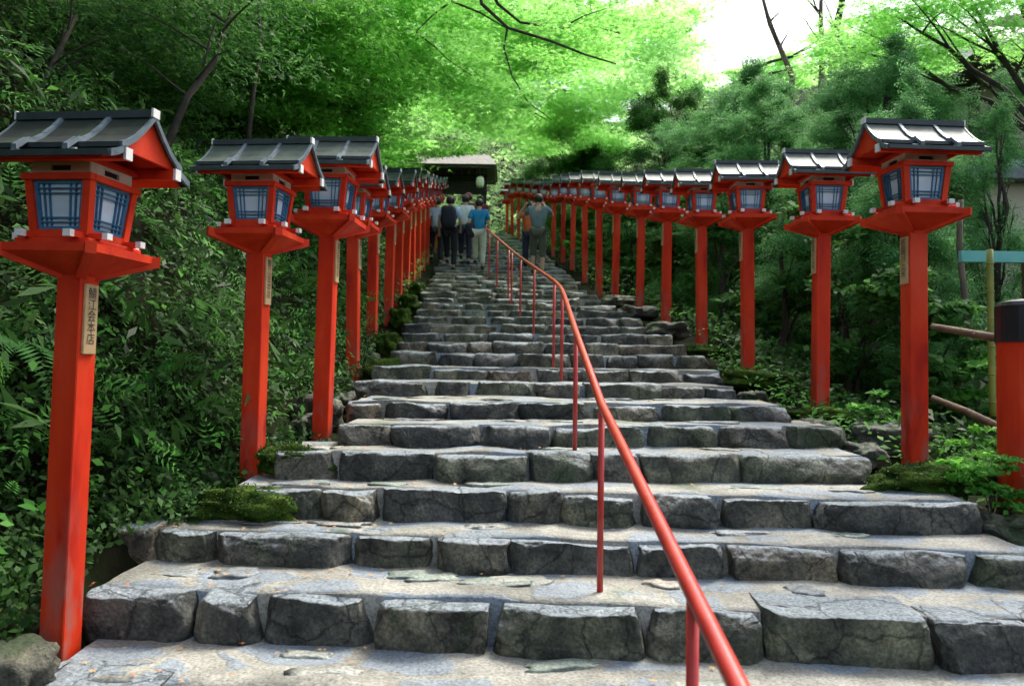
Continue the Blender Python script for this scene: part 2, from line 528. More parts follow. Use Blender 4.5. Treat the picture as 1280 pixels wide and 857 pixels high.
M['lf_far'] = leafmat('far_forest_green', [(.13, .32, .07), (.22, .44, .13), (.38, .56, .24)], .5, spec=.05, tint=1.6)
M['lf_shrub'] = leafmat('shrub_green', [(.04, .18, .02), (.075, .28, .035), (.14, .38, .06)], .45, tint=1.6)

# ------------------------------------------------------------------ profile of the hill
PZ = [(-4, -1.0), (1.2, -.32), (2.0, -.16), (2.58, 0), (3.0, .185), (3.5, .33), (3.87, .485), (4.28, .64), (4.62, .773), (5.15, .89), (6.1, .995),
      (7.0, 1.12), (7.7, 1.26), (17.3, 3.42), (28.0, 6.05), (30, 6.2), (60, 6.5)]


def prof(y):
    for (a, b), (c, d) in zip(PZ, PZ[1:]):
        if y <= c:
            return b + (d - b) * (y - a) / (c - a)
    return PZ[-1][1]


XL = [(-5, -1.75), (2.9, -1.75), (3.6, -1.78), (3.95, -1.42), (4.4, -1.32), (4.65, -1.08), (5.2, -1.08), (7, -1.2), (8.7, -1.3), (11, -1.42), (14, -1.6), (18, -1.8), (22, -2.0), (27, -2.3), (40, -3.2)]
XR = [(-5, 2.9), (2.9, 2.75), (3.5, 2.6), (3.9, 2.34), (4.3, 2.1), (5.2, 1.98), (7.3, 1.95), (8.8, 1.85), (9.8, 1.68), (11.2, 1.55), (12.2, 1.38), (13.2, 1.26), (15, 1.16), (17.3, 1.08), (19, .98),
      (20.7, .84), (22.5, .62), (24, .38), (25.5, .15), (27, -.05), (28.5, -.3), (40, -1.0)]


def lerp(tb, y):
    if y <= tb[0][0]: return tb[0][1]
    for (a, b), (c, d) in zip(tb, tb[1:]):
        if y <= c: return b + (d - b) * (y - a) / (c - a)
    return tb[-1][1]


HL = [(2.9, -.04), (3.6, -.08), (4.2, -.26), (5.2, -.25), (7.1, -.17), (9, -.10), (12, -.03)]
HR = [(3.5, -.06), (4.4, -.14), (6, -.16), (7.3, -.08), (9, -.03)]


def terrain(x, y):
    T = prof(y); xl = lerp(XL, y); xr = lerp(XR, y)
    nz = mn.noise(Vector((x * .8, y * .8, 3))) * .12 + mn.noise(Vector((x * 2.5, y * 2.5, 9))) * .05
    if x < xl + .01:
        d = xl + .01 - x
        h = T - .07 + lerp(HL, y)
        if d < .45: h += d * .25
        elif d < 3.2: h += .11 + (d - .45) * 1.35
        else: h += .11 + 2.75 * 1.35 + (d - 3.2) * .75
        h += nz * min(1, d * 2)
    elif x > xr - .01:
        d = x - xr + .01
        h = T - .07 + lerp(HR, y)
        if d < .7: h -= d * .12
        elif d < 3: h -= .084 + (d - .7) * .30
        else: h -= .774 + (d - 3) * .05
        if x > 16: h += (x - 16) * .35
        h += nz * min(1, d * 2)
    else:
        h = T - .42
    if y > 40:
        h += (y - 40) * .42 + mn.noise(Vector((x * .06, y * .06, 5))) * 3 * min(1, (y - 40) / 15)
    if y < 1.5:
        h = min(h, prof(y) + 6)
    return h


def grid_axis(segs):
    out = []
    for a, b, st in segs:
        n = max(1, round((b - a) / st))
        out += [a + (b - a) * i / n for i in range(n)]
    out.append(segs[-1][1])
    return out


gx = grid_axis([(-90, -30, 6), (-30, -10, 1.5), (-10, -5, .5), (-5, 5, .14), (5, 10, .4), (10, 30, 1.5), (30, 90, 6)])
gy = grid_axis([(-20, 0, 1.5), (0, 10, .16), (10, 30, .4), (30, 60, 2), (60, 130, 7)])
V = [(x, y, terrain(x, y)) for y in gy for x in gx]
nx = len(gx)
Fc = [(j * nx + i, j * nx + i + 1, (j + 1) * nx + i + 1, (j + 1) * nx + i) for j in range(len(gy) - 1) for i in range(nx - 1)]
me = bpy.data.meshes.new('hillside'); me.from_pydata(V, [], Fc)
me.polygons.foreach_set('use_smooth', [True] * len(me.polygons)); me.update()
tag(link('hillside', me, M['soil']), 'dark soil of the wooded hillside on both sides of the steps', kind='structure')
b = MB(); b.add([(-400, -400, -2.2), (400, -400, -2.2), (400, 400, -2.2), (-400, 400, -2.2)], [(0, 1, 2, 3)])
tag(b.build('ground', M['soil']), kind='structure')


# ------------------------------------------------------------------ stones
def stone(w, d, h, res=1, seed=0, rough=1.0, n=7):
    """rugged block, centre of the top face near origin: x in +-w/2, y in 0..d (front at y=0), top at z=0"""
    nxs = max(3, int((4 + w * 22) * res)); nys = max(2, int(5 * res)); nzs = max(2, int((5) * res))
    bm = bmesh.new()
    pts = {}
    pr_ = random.Random(int(seed * 1000))
    planes = []
    for _ in range(16):
        u_ = pr_.random()
        if u_ < .5:      # front face and its upper edge
            v_ = Vector((pr_.uniform(-.9, .9), -1, pr_.uniform(-.75, .9)))
        elif u_ < .8:    # ends
            v_ = Vector((pr_.choice((-1, 1)), pr_.uniform(-1.2, .1), pr_.uniform(-.7, .7)))
        else:            # shallow top facets
            v_ = Vector((pr_.uniform(-.22, .22), pr_.uniform(-.35, .1), 1))
        v_.normalize()
        sup = abs(v_.x) * w / 2 + abs(v_.y) * d / 2 + abs(v_.z) * h / 2
        if u_ >= .8: cut = pr_.uniform(.90, .99)
        else: cut = pr_.uniform(.66, .93)
        # keep the centre of each face: limit the depth of the cut
        planes.append((v_, max(sup * cut, sup - .055 * rough)))

    def vert(i, j, k):
        key = (i, j, k)
        if key in pts: return pts[key]
        x = -1 + 2 * i / nxs; y = -1 + 2 * j / nys; z = -1 + 2 * k / nzs
        L = (abs(x) ** n + abs(y) ** n + abs(z) ** n) ** (1.0 / n)
        m = max(abs(x), abs(y), abs(z))
        x, y, z = x * m / L, y * m / L, z * m / L
        p = Vector((x * w / 2, y * d / 2, z * h / 2))
        q = p + Vector((seed * 7.13, seed * 3.7, seed * 1.9))
        nrm = Vector((x ** 3, y ** 3, z ** 3))
        if nrm.length > 0: nrm.normalize()
        top = z > .75 and y > -.6
        amp = rough * (.35 if top else 1.0)
        p += nrm * (mn.noise(q * 4.0) * .026) * amp
        if z > .5: p.z += mn.noise(Vector((q.x * 3.3, q.y * 3.3, seed))) * .012 * rough
        if y < -.3: p.y += mn.noise(Vector((q.x * 3, q.z * 3, seed + 4))) * .035 * rough
        # split faces: cut by random planes
        for (pn, pd) in planes:
            e = p.dot(pn) - pd
            if e > 0: p -= pn * e * .94
        p += nrm * (mn.noise(q * 14) * .007 + mn.noise(q * 31) * .0045 + mn.noise(q * 63) * .002) * amp
        p.x += (mn.noise(Vector((seed, p.z * 6, 0))) * .02) * (1 if abs(x) > .8 else 0)
        v = bm.verts.new(p + Vector((0, d / 2, -h / 2)))
        pts[key] = v
        return v

    for i in range(nxs):
        for j in range(nys):
            bm.faces.new((vert(i, j, nzs), vert(i + 1, j, nzs), vert(i + 1, j + 1, nzs), vert(i, j + 1, nzs)))
            bm.faces.new((vert(i, j, 0), vert(i, j + 1, 0), vert(i + 1, j + 1, 0), vert(i + 1, j, 0)))
    for i in range(nxs):
        for k in range(nzs):
            bm.faces.new((vert(i, 0, k), vert(i + 1, 0, k), vert(i + 1, 0, k + 1), vert(i, 0, k + 1)))
            bm.faces.new((vert(i, nys, k), vert(i, nys, k + 1), vert(i + 1, nys, k + 1), vert(i + 1, nys, k)))
    for j in range(nys):
        for k in range(nzs):
            bm.faces.new((vert(0, j, k), vert(0, j, k + 1), vert(0, j + 1, k + 1), vert(0, j + 1, k)))
            bm.faces.new((vert(nxs, j, k), vert(nxs, j + 1, k), vert(nxs, j + 1, k + 1), vert(nxs, j, k + 1)))
    bmesh.ops.recalc_face_normals(bm, faces=bm.faces)
    me = bpy.data.meshes.new('stone')
    bm.to_mesh(me); bm.free()
    me.polygons.foreach_set('use_smooth', [True] * len(me.polygons))
    return me


def pebble_mesh(rx, ry, rz, seed, sub=3, rough=.18, n=2.6):
    bm = bmesh.new()
    bmesh.ops.create_icosphere(bm, subdivisions=sub, radius=1)
    for v in bm.verts:
        p = v.co.copy()
        L = (abs(p.x) ** n + abs(p.y) ** n + abs(p.z) ** n) ** (1 / n)
        p = p / L
        a = 1 + mn.noise(p * 1.6 + Vector((seed * 3.3, 0, 1))) * rough * 2 + mn.noise(p * 4 + Vector((seed, 5, 1))) * rough * .7
        v.co = Vector((p.x * rx * a, p.y * ry * a, p.z * rz * a))
    me = bpy.data.meshes.new('boulder')
    bm.to_mesh(me); bm.free()
    me.polygons.foreach_set('use_smooth', [True] * len(me.polygons))
    return me


# steps: top height, depth at left end, depth at right end, x-left, x-right, given joints in photo pixels
ORD = ['lowest', 'second', 'third', 'fourth', 'fifth', 'sixth', 'seventh', 'eighth', 'ninth', 'tenth', 'eleventh', 'twelfth', 'thirteenth', 'fourteenth', 'fifteenth',
       'sixteenth', 'seventeenth', 'eighteenth', 'nineteenth', 'twentieth', 'twenty-first', 'twenty-second', 'twenty-third', 'twenty-fourth', 'twenty-fifth', 'twenty-sixth',
       'twenty-seventh', 'twenty-eighth', 'twenty-ninth', 'thirtieth', 'thirty-first', 'thirty-second', 'thirty-third', 'thirty-fourth', 'thirty-fifth', 'thirty-sixth', 'thirty-seventh', 'thirty-eighth',
       'thirty-ninth', 'fortieth', 'forty-first', 'forty-second', 'forty-third', 'forty-fourth', 'forty-fifth', 'forty-sixth', 'forty-seventh', 'forty-eighth']
steps = [
    dict(T=-.17, zl=1.95, zr=1.80, xl=-1.8, xr=2.8, px=None),
    dict(T=0.0, zl=2.68, zr=2.28, xl=-1.72, xr=2.8, px=None),
    dict(T=.185, zl=3.17, zr=2.84, xl=-1.72, xr=2.75, px=[104, 238, 328, 466, 619, 813, 957, 1176, 1300, 1420]),
    dict(T=.33, zl=3.66, zr=3.34, xl=-1.90, xr=2.62, px=[118, 190, 266, 436, 541, 635, 800, 919, 1056, 1215, 1330]),
    dict(T=.485, zl=3.98, zr=3.80, xl=-1.42, xr=2.36, px=[282, 400, 472, 632, 705, 802, 905, 1025, 1236]),
    dict(T=.64, zl=4.22, zr=4.38, xl=-1.36, xr=1.98, px=[330, 415, 545, 660, 742, 806, 935, 1096]),
    dict(T=.773, zl=4.52, zr=4.80, xl=-1.02, xr=2.0, px=[420, 488, 600, 690, 808, 905, 990, 1066]),
    dict(T=.89, zl=4.95, zr=5.22, xl=-1.06, xr=1.86, px=[428, 475, 560, 650, 745, 835, 915, 988]),
    dict(T=.995, zl=5.75, zr=6.0, xl=-1.16, xr=1.80, px=None),
    dict(T=1.12, zl=6.75, zr=6.9, xl=-1.2, xr=1.9, px=None),
]
Tz = 1.12; k = 0
def inv_prof(T):
    for (a, b), (c, d) in zip(PZ, PZ[1:]):
        if T <= d: return a + (c - a) * (T - b) / (d - b)


while Tz < 6.0:
    r_ = random.uniform(.125, .158)
    Tz += r_
    y = inv_prof(Tz)
    jl = random.uniform(-.12, .12)
    steps.append(dict(T=Tz, zl=y + jl, zr=y - jl + random.uniform(-.05, .05), xl=lerp(XL, y) + .05, xr=lerp(XR, y) - .02, px=None))


def front_y(s, x):
    t = (x - s['xl']) / (s['xr'] - s['xl'])
    return s['zl'] + (s['zr'] - s['zl']) * t


GS = 'rough stone steps of the long stairway'
for i, s in enumerate(steps):
    nxt = steps[i + 1] if i + 1 < len(steps) else None
    y0 = (s['zl'] + s['zr']) / 2
    far = y0 > 8
    root = empty('stone_step', (0, y0, s['T']))
    if i == 0: lab = 'stone step nearest the camera, barely in view below the lowest landing'
    elif i == 1: lab = 'bottom stone landing under the nearest left lantern post'
    else: lab = '%s stone step above the bottom landing, rough blocks, %s' % (ORD[i - 1] if i > 2 else 'first',
                 'pale mortar joints' if i < 9 else 'a narrow worn tread')
    tag(root, lab, 'stone step', GS)
    prev = steps[i - 1] if i else None
    riser = s['T'] - (prev['T'] if prev else s['T'] - .17)
    # riser stones
    if s['px']:
        xs = [at(p, 600, (s['zl'] + s['zr']) / 2).x for p in s['px']]
        # correct for depth along the skewed front
        xs = [at(p, 600, front_y(s, x)).x for p, x in zip(s['px'], xs)]
        if xs[0] > s['xl'] + .15: xs.insert(0, s['xl'])
    else:
        xs = [s['xl'] + random.uniform(-.05, .05)]
        while xs[-1] < s['xr'] - .25:
            xs.append(xs[-1] + random.uniform(.26, .62))
        xs[-1] = s['xr'] + random.uniform(-.05, .1)
    # tread
    n = 46 if not far else 20
    m = 6
    vs, fs = [], []
    xa, xb = max(s['xl'] - .05, xs[0] + .03), min(s['xr'] + .06, xs[-1] - .04)
    for a in range(n + 1):
        x = xa + (xb - xa) * a / n
        yf = front_y(s, x) + .10
        yb = (front_y(nxt, x) + .22) if nxt else yf + 2.2
        col = [(x, yf + .01, s['T'] - riser - .10)]
        for bb in range(m + 1):
            y = yf + (yb - yf) * bb / m
            z = s['T'] - .004 + mn.noise(Vector((x * 3, y * 3, i))) * .018 + mn.noise(Vector((x * 9, y * 9, i))) * .005 + .012 * bb / m
            col.append((x, y, z))
        vs += [(p[0], p[1] - y0, p[2] - s['T']) for p in col]
    c_ = m + 2
    for a in range(n):
        for bb in range(c_ - 1):
            fs.append((a * c_ + bb, (a + 1) * c_ + bb, (a + 1) * c_ + bb + 1, a * c_ + bb + 1))
    tr = MB().add(vs, fs)
    tme = bpy.data.meshes.new('tread'); tme.from_pydata(tr.v, [], tr.f)
    tme.polygons.foreach_set('use_smooth', [True] * len(tme.polygons))
    link('tread', tme, M['mortar'], root)
    for a, b_ in zip(xs, xs[1:]):
        w = b_ - a
        if w < .06: continue
        seed = random.random() * 50
        d = random.uniform(.24, .34) if not far else random.uniform(.3, .42)
        hh = riser + .05
        gap = random.uniform(-.02, .016)
        me = stone(w - gap, d, hh, 4.2 if y0 < 4.2 else (2.2 if y0 < 7 else (1.3 if y0 < 12 else .7)), seed, 1.0 if y0 < 5 else 1.25, n=random.uniform(14, 30))
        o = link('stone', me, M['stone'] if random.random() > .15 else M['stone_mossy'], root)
        xm = (a + b_) / 2
        o.location = (xm, front_y(s, xm) - y0 + random.uniform(-.025, .025) * (1 if y0 < 5 else 1.6), -.004 + random.uniform(-.012, .010) * (1 if y0 < 5 else 1.8))
        ang = math.atan2(s['zr'] - s['zl'], s['xr'] - s['xl'])
        o.rotation_euler = (R(random.uniform(-2, 2)), R(random.uniform(-1.2, 1.2)), ang + R(random.uniform(-2, 2)))
    # flat stones set in the treads
    if 0 < i < 8 and nxt:
        for q in range(random.randint(6, 8)):
            x = random.uniform(s['xl'] + .2, s['xr'] - .2)
            ya = front_y(s, x) + .33; yb = front_y(nxt, x) - .04
            if i == 1: ya = front_y(s, x) + .1
            if yb - ya < .04: ya = yb - .06
            y = random.uniform(ya, yb)
            rx = random.uniform(.07, .16); ry = min(random.uniform(.035, .08), (yb - ya) / 2 + .02)
            me = pebble_mesh(rx, ry, .014, random.random() * 40, 3, .24, 5)
            o = link('paving_stone', me, M['pave'], root)
            o.location = (x, y - y0, -.004)
            o.rotation_euler = (0, 0, R(random.uniform(-12, 12)))

# ------------------------------------------------------------------ boulders beside the steps
def boulder(lab, x, y, rx, ry, rz, mat, seed, dz=0, grp='stones bedded along the edges of the steps', px_=None):
    z = max(terrain(x, y), prof(y) - .22)
    if px_: z = at(px_[0], px_[1], y).z - rz * .35; x = at(px_[0], px_[1], y).x
    o = link('boulder', pebble_mesh(rx, ry, rz, seed, 4, .30 if mat == 'moss' else .2, 2.5 if mat == 'moss' else 4), M[mat])
    o.location = (x, y, z + rz * .35 + dz)
    tag(o, lab, 'boulder', grp)
    if mat == 'moss':
        P_ = []
        for v in o.data.vertices:
            if v.co.z > -.3 * rz: P_ += [tuple(v.co)]
        P_ = np.array(P_); P_ = P_[rng.integers(0, len(P_), 1500)] + rng.normal(0, .008, (1500, 3))
        c_ = leaf_mesh('moss_tufts', [leaf_arrays(P_, rng.uniform(.008, .022, len(P_)), LEAF, (0, -.3, .6), .8)])
        tag(link('moss_tufts', c_, M['lf_moss'], o), kind='stuff')
    return o


boulder('dark mossy boulder in the corner at the foot of the nearest left lantern post', 0, 2.75, .13, .13, .09, 'rock', 3, px_=(12, 842))
boulder('green moss covered boulder in front of the second left lantern post', 0, 3.97, .24, .13, .085, 'moss', 5, px_=(312, 634))
boulder('dark grey boulder left of the foot of the second left lantern post', 0, 4.4, .10, .12, .08, 'rock', 8, px_=(262, 607))
boulder('long mossy slab between the second and third left lantern posts', 0, 4.38, .20, .10, .09, 'moss', 9, px_=(370, 576))
boulder('mossy stone at the foot of the third left lantern post', -1.36, 5.5, .16, .16, .12, 'rock', 10, .02)
boulder('rounded cushion of moss at the foot of the fourth left lantern post', -1.20, 7.2, .17, .17, .13, 'moss', 12, .05)
boulder('long low mossy slab under the nearest right lantern post', 0, 4.22, .31, .13, .075, 'moss', 14, px_=(1168, 600))
boulder('low mossy rock at the right end of the third step', 2.50, 3.95, .20, .18, .09, 'rock', 44, -.04)
for j_, (x_, y_) in enumerate([(2.14, 4.75), (2.08, 5.35), (1.98, 6.1), (2.02, 6.55)]):
    boulder('%s of four small dark rocks beside the right step ends' % ['nearest', 'second', 'third', 'farthest'][j_], x_, y_, .10, .13, .07, 'rock', 60 + j_, .0)
for j_, (x_, y_) in enumerate([(-1.32, 5.2), (-1.34, 6.2), (-1.3, 6.7), (-1.42, 7.9)]):
    boulder('%s of four small dark rocks beside the left step ends' % ['nearest', 'second', 'third', 'farthest'][j_], x_, y_, .09, .13, .08, 'rock', 70 + j_, .0)
boulder('mossy stone at the foot of the second right lantern post', 0, 5.72, .24, .14, .065, 'moss', 15, px_=(1030, 522))
boulder('mossy stone at the foot of the third right lantern post', 0, 7.05, .28, .16, .07, 'moss', 16, px_=(945, 475))
boulder('mossy stone at the foot of the fourth right lantern post', 0, 8.5, .26, .18, .07, 'moss', 17, px_=(880, 441))
boulder('mossy stone between the first and second right lantern posts', 2.45, 5.05, .24, .15, .10, 'rock', 18)
for j, (y, nm) in enumerate([(8.6, 'fifth'), (10.0, 'sixth'), (11.3, 'seventh'), (12.7, 'eighth')]):
    boulder('small moss cushion beside the %s left lantern post' % nm, lerp(XL, y) - .05, y - .1, .14, .18, .13, 'moss', 20 + j, .03)
for j, (y, nm) in enumerate([(9.6, 'fifth'), (11.0, 'sixth'), (12.0, 'seventh')]):
    boulder('low mossy stone beside the %s right lantern post' % nm, lerp(XR, y) + .18, y - .1, .24, .24, .10, 'rock', 30 + j, .02)

# ------------------------------------------------------------------ lantern
PH = 1.38  # post height


def lantern(side, text):
    """side=+1: placard on +x face (left row), -1: on -x face (right row)"""
    t = empty('lantern_post')
    p = MB(); h = .052
    p.box(-h, h, -h, h, -.15, PH)
    po = p.build('post', M['post'], t, bevel=.004)
    # placard on the path side
    px = side * (h + .006)
    b = MB(); b.box(px - .006, px + .006, -.036, .036, PH - .33, PH - .06)
    pl = b.build('placard', M['placard'], t, bevel=.002)
    cu = bpy.data.curves.new('lettering', 'FONT')
    cu.body = '\n'.join(text); cu.size = .048; cu.space_line = .92; cu.align_x = 'CENTER'; cu.resolution_u = 1
    tmp = bpy.data.objects.new('tmp_text', cu); COL.objects.link(tmp)
    dg = bpy.context.evaluated_depsgraph_get()
    me = bpy.data.meshes.new_from_object(tmp.evaluated_get(dg))
    bpy.data.objects.remove(tmp)
    me.materials.clear()
    o = link('lettering', me, M['ink'], pl)
    o.location = (px + side * .0075, 0, PH - .112)
    o.rotation_euler = (R(90), 0, R(90 * side))
    # tray
    Z = PH
    b = MB(); a = .208; c = .055
    b.add([(-c, -c, Z - .03), (c, -c, Z - .03), (c, c, Z - .03), (-c, c, Z - .03),
           (-a, -a, Z + .045), (a, -a, Z + .045), (a, a, Z + .045), (-a, a, Z + .045),
           (-a, -a, Z + .075), (a, -a, Z + .075), (a, a, Z + .075), (-a, a, Z + .075)],
          [(3, 2, 1, 0), (0, 1, 5, 4), (1, 2, 6, 5), (2, 3, 7, 6), (3, 0, 4, 7), (4, 5, 9, 8), (5, 6, 10, 9), (6, 7, 11, 10), (7, 4, 8, 11), (8, 9, 10, 11)])
    b.build('tray', M['red'], t)
    for sx in (-1, 1):
        for sy in (-1, 1):
            b = MB(); w = .02
            d = Vector((sx, sy, 0)).normalized(); n = Vector((-d.y, d.x, 0)) * w
            r0, r1 = .06, .208 * math.sqrt(2) + .014
            P = [d * r0 - n + Vector((0, 0, Z - .045)), d * r1 - n + Vector((0, 0, Z + .034)), d * r1 + n + Vector((0, 0, Z + .034)), d * r0 + n + Vector((0, 0, Z - .045)),
                 d * r0 - n + Vector((0, 0, Z + .02)), d * r1 - n + Vector((0, 0, Z + .078)), d * r1 + n + Vector((0, 0, Z + .078)), d * r0 + n + Vector((0, 0, Z + .02))]
            b.hexa(P).build('bracket_arm', M['red'], t)
    # floor plate and sill frame
    b = MB(); b.box(-.165, .165, -.165, .165, Z + .077, Z + .098)
    b.build('base_plate', M['red'], t, bevel=.003)
    # crossed joists with white ends
    for s in (-1, 1):
        b = MB(); b.box(s * .105 - .014, s * .105 + .014, -.20, .20, Z + .099, Z + .122)
        j = b.build('joist', M['red'], t)
        for e in (-1, 1):
            MB().box(s * .105 - .016, s * .105 + .016, e * .201 - .004 - .008, e * .201 + .004 + .008, Z + .0975, Z + .1235).build('white_end', M['white_tip'], j)
        b = MB(); b.box(-.20, .20, s * .105 - .014, s * .105 + .014, Z + .1005, Z + .1205)
        j = b.build('joist', M['red'], t)
        for e in (-1, 1):
            MB().box(e * .201 - .012, e * .201 + .012, s * .105 - .016, s * .105 + .016, Z + .0985, Z + .1225).build('white_end', M['white_tip'], j)
    # lantern box: corner posts splay outward going up
    z0, z1 = Z + .115, Z + .325
    wb, wt = .128, .148
    fr = MB(); q = .017
    for sx in (-1, 1):
        for sy in (-1, 1):
            cx0, cy0, cx1, cy1 = sx * (wb - q), sy * (wb - q), sx * (wt - q), sy * (wt - q)
            fr.hexa([(cx0 - q, cy0 - q, z0), (cx0 + q, cy0 - q, z0), (cx0 + q, cy0 + q, z0), (cx0 - q, cy0 + q, z0),
                     (cx1 - q, cy1 - q, z1), (cx1 + q, cy1 - q, z1), (cx1 + q, cy1 + q, z1), (cx1 - q, cy1 + q, z1)])
    u = wt + .008
    for s in (-1, 1):
        fr.box(-u, u, s * (u - .012) - .014, s * (u - .012) + .014, z1 - .006, z1 + .018)
        fr.box(s * (u - .012) - .014, s * (u - .012) + .014, -u + .027, u - .027, z1 - .0055, z1 + .0175)
        v = wb
        fr.box(-v + .03, v - .03, s * (v - .013) - .012, s * (v - .013) + .012, z0 - .01, z0 + .02)
        fr.box(s * (v - .013) - .012, s * (v - .013) + .012, -v + .03, v - .03, z0 - .01, z0 + .02)
    fr.build('box_frame', M['red'], t)
    # windows
    H = z1 - z0 - .026
    tilt = math.atan2(wt - wb, z1 - z0)
    for kq in range(4):
        wn = empty('tmpw')
        ww0, ww1 = wb - 2 * q, wt - 2 * q

        def wx(tx, tz): return tx * (ww0 + (ww1 - ww0) * tz)
        L_ = MB()

        def bar(xa, xb, za, zb, y0, y1):
            L_.hexa([(wx(xa, za), y0, za * H), (wx(xb, za), y0, za * H), (wx(xb, za), y1, za * H), (wx(xa, za), y1, za * H),
                     (wx(xa, zb), y0, zb * H), (wx(xb, zb), y0, zb * H), (wx(xb, zb), y1, zb * H), (wx(xa, zb), y1, zb * H)])
        bar(-1, -.86, 0, 1, -.008, .008); bar(.86, 1, 0, 1, -.008, .008)
        bar(-.86, .86, 0, .065, -.0075, .0075); bar(-.86, .86, .935, 1, -.0075, .0075)
        for x_ in (-.68, -.46, .40, .62): bar(x_, x_ + .042, .065, .935, -.006, .004)
        for z_ in (.14, .235, .73, .83): bar(-.86, .86, z_, z_ + .023, -.0085, .002)
        lat = L_.build('window', M['blue'], t)
        g = MB(); g.hexa([(wx(-.86, .06), .0045, .06 * H), (wx(.86, .06), .0045, .06 * H), (wx(.86, .06), .0075, .06 * H), (wx(-.86, .06), .0075, .06 * H),
                          (wx(-.86, .94), .0045, .94 * H), (wx(.86, .94), .0045, .94 * H), (wx(.86, .94), .0075, .94 * H), (wx(-.86, .94), .0075, .94 * H)])
        g.build('pane', M['glass'], lat)
        lat.matrix_local = Matrix.Rotation(kq * math.pi / 2, 4, 'Z') @ Matrix.Translation((0, -(wb - q) , z0 + .021)) @ Matrix.Rotation(tilt, 4, 'X')
        bpy.data.objects.remove(wn)
    # frieze with slot
    zf0, zf1 = z1 + .0185, z1 + .066
    for kq in range(4):
        b = MB(); y = -.125; g0 = .128
        b.box(-g0, -.045, y - .006, y + .006, zf0, zf1); b.box(.045, g0, y - .006, y + .006, zf0, zf1)
        b.box(-.045, .045, y - .0055, y + .0055, zf0, zf0 + .013); b.box(-.045, .045, y - .0055, y + .0055, zf1 - .013, zf1)
        o = b.build('frieze', M['cream'], t)
        o.matrix_local = Matrix.Rotation(kq * math.pi / 2, 4, 'Z')
        MB().box(-.046, .046, y + .007, y + .010, zf0 + .002, zf1 - .002).build('slot', M['black'], o)
    # cross beams under the roof with white ends
    zb = Z + .385
    for s in (-1, 1):
        b = MB(); b.box(-.315, .315, s * .165 - .018, s * .165 + .018, zb, zb + .04)
        j = b.build('eaves_beam', M['red'], t)
        for e in (-1, 1):
            MB().box(e * .318 - .006, e * .318 + .006, s * .165 - .020, s * .165 + .020, zb - .002, zb + .042).build('white_end', M['white_tip'], j)
        b = MB(); b.box(s * .125 - .014, s * .125 + .014, -.222, .222, zb + .006, zb + .03)
        j = b.build('rafter_beam', M['red'], t)
        for e in (-1, 1):
            MB().box(s * .125 - .016, s * .125 + .016, e * .225 - .006, e * .225 + .006, zb + .0045, zb + .0315).build('white_end', M['white_tip'], j)
    b = MB(); b.box(-.145, .145, -.145, .145, zf1 + .0005, zf1 + .012); b.build('top_board', M['red'], t)
    # roof profile (y, z) from ridge down
    RZ = Z + .60
    prof_u = [(0, RZ), (.06, RZ - .062), (.115, RZ - .110), (.165, RZ - .143), (.20, RZ - .158)]
    prof_l = [(.175, RZ - .166), (.22, RZ - .188), (.262, RZ - .203)]

    def sheet(pr, xh, th, sgn, mb):
        for (ya, za), (yb, zb_) in zip(pr, pr[1:]):
            mb.hexa([(-xh, sgn * ya, za - th), (xh, sgn * ya, za - th), (xh, sgn * yb, zb_ - th), (-xh, sgn * yb, zb_ - th),
                     (-xh, sgn * ya, za), (xh, sgn * ya, za), (xh, sgn * yb, zb_), (-xh, sgn * yb, zb_)])
    rf = MB()
    for sg in (-1, 1):
        sheet(prof_u, .305, .012, sg, rf); sheet(prof_l, .305, .012, sg, rf)
    rfo = rf.build('roof', M['roof_left' if side > 0 else 'roof'], t)
    # dark strips along the upper step and the eave edge
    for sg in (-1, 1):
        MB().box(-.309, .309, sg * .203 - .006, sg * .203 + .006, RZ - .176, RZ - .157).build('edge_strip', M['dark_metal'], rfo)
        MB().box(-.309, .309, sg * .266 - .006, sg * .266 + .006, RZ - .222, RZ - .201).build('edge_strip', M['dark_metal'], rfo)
        for x_ in (-.10, .12):
            bt = MB()
            pr = prof_u[:-1] + [(.205, RZ - .150), (.262, RZ - .192)]
            for (ya, za), (yb, zb_) in zip(pr, pr[1:]):
                bt.hexa([(x_ - .013, sg * ya, za - .005), (x_ + .013, sg * ya, za - .005), (x_ + .013, sg * yb, zb_ - .005), (x_ - .013, sg * yb, zb_ - .005),
                         (x_ - .010, sg * ya, za + .014), (x_ + .010, sg * ya, za + .014), (x_ + .010, sg * yb, zb_ + .016), (x_ - .010, sg * yb, zb_ + .016)])
            bt.build('batten', M['trim'], rfo)
        # gable trim
        for e in (-1, 1):
            gt = MB(); x_ = e * .312
            for pr in (prof_u, prof_l):
                for (ya, za), (yb, zb_) in zip(pr, pr[1:]):
                    gt.hexa([(x_ - .006, sg * ya, za - .022), (x_ + .006, sg * ya, za - .022), (x_ + .006, sg * yb, zb_ - .022), (x_ - .006, sg * yb, zb_ - .022),
                             (x_ - .006, sg * ya, za + .004), (x_ + .006, sg * ya, za + .004), (x_ + .006, sg * yb, zb_ + .004), (x_ - .006, sg * yb, zb_ + .004)])
            gt.build('gable_trim', M['trim'], rfo)
    b = MB(); b.box(-.31, .31, -.024, .024, RZ - .014, RZ + .016)
    rc = b.build('ridge_cap', M['dark_metal'], rfo)
    for e in (-1, 1):
        MB().box(e * .3155 - .005, e * .3155 + .005, -.022, .022, RZ - .012, RZ + .022).build('white_end', M['white_tip'], rc)
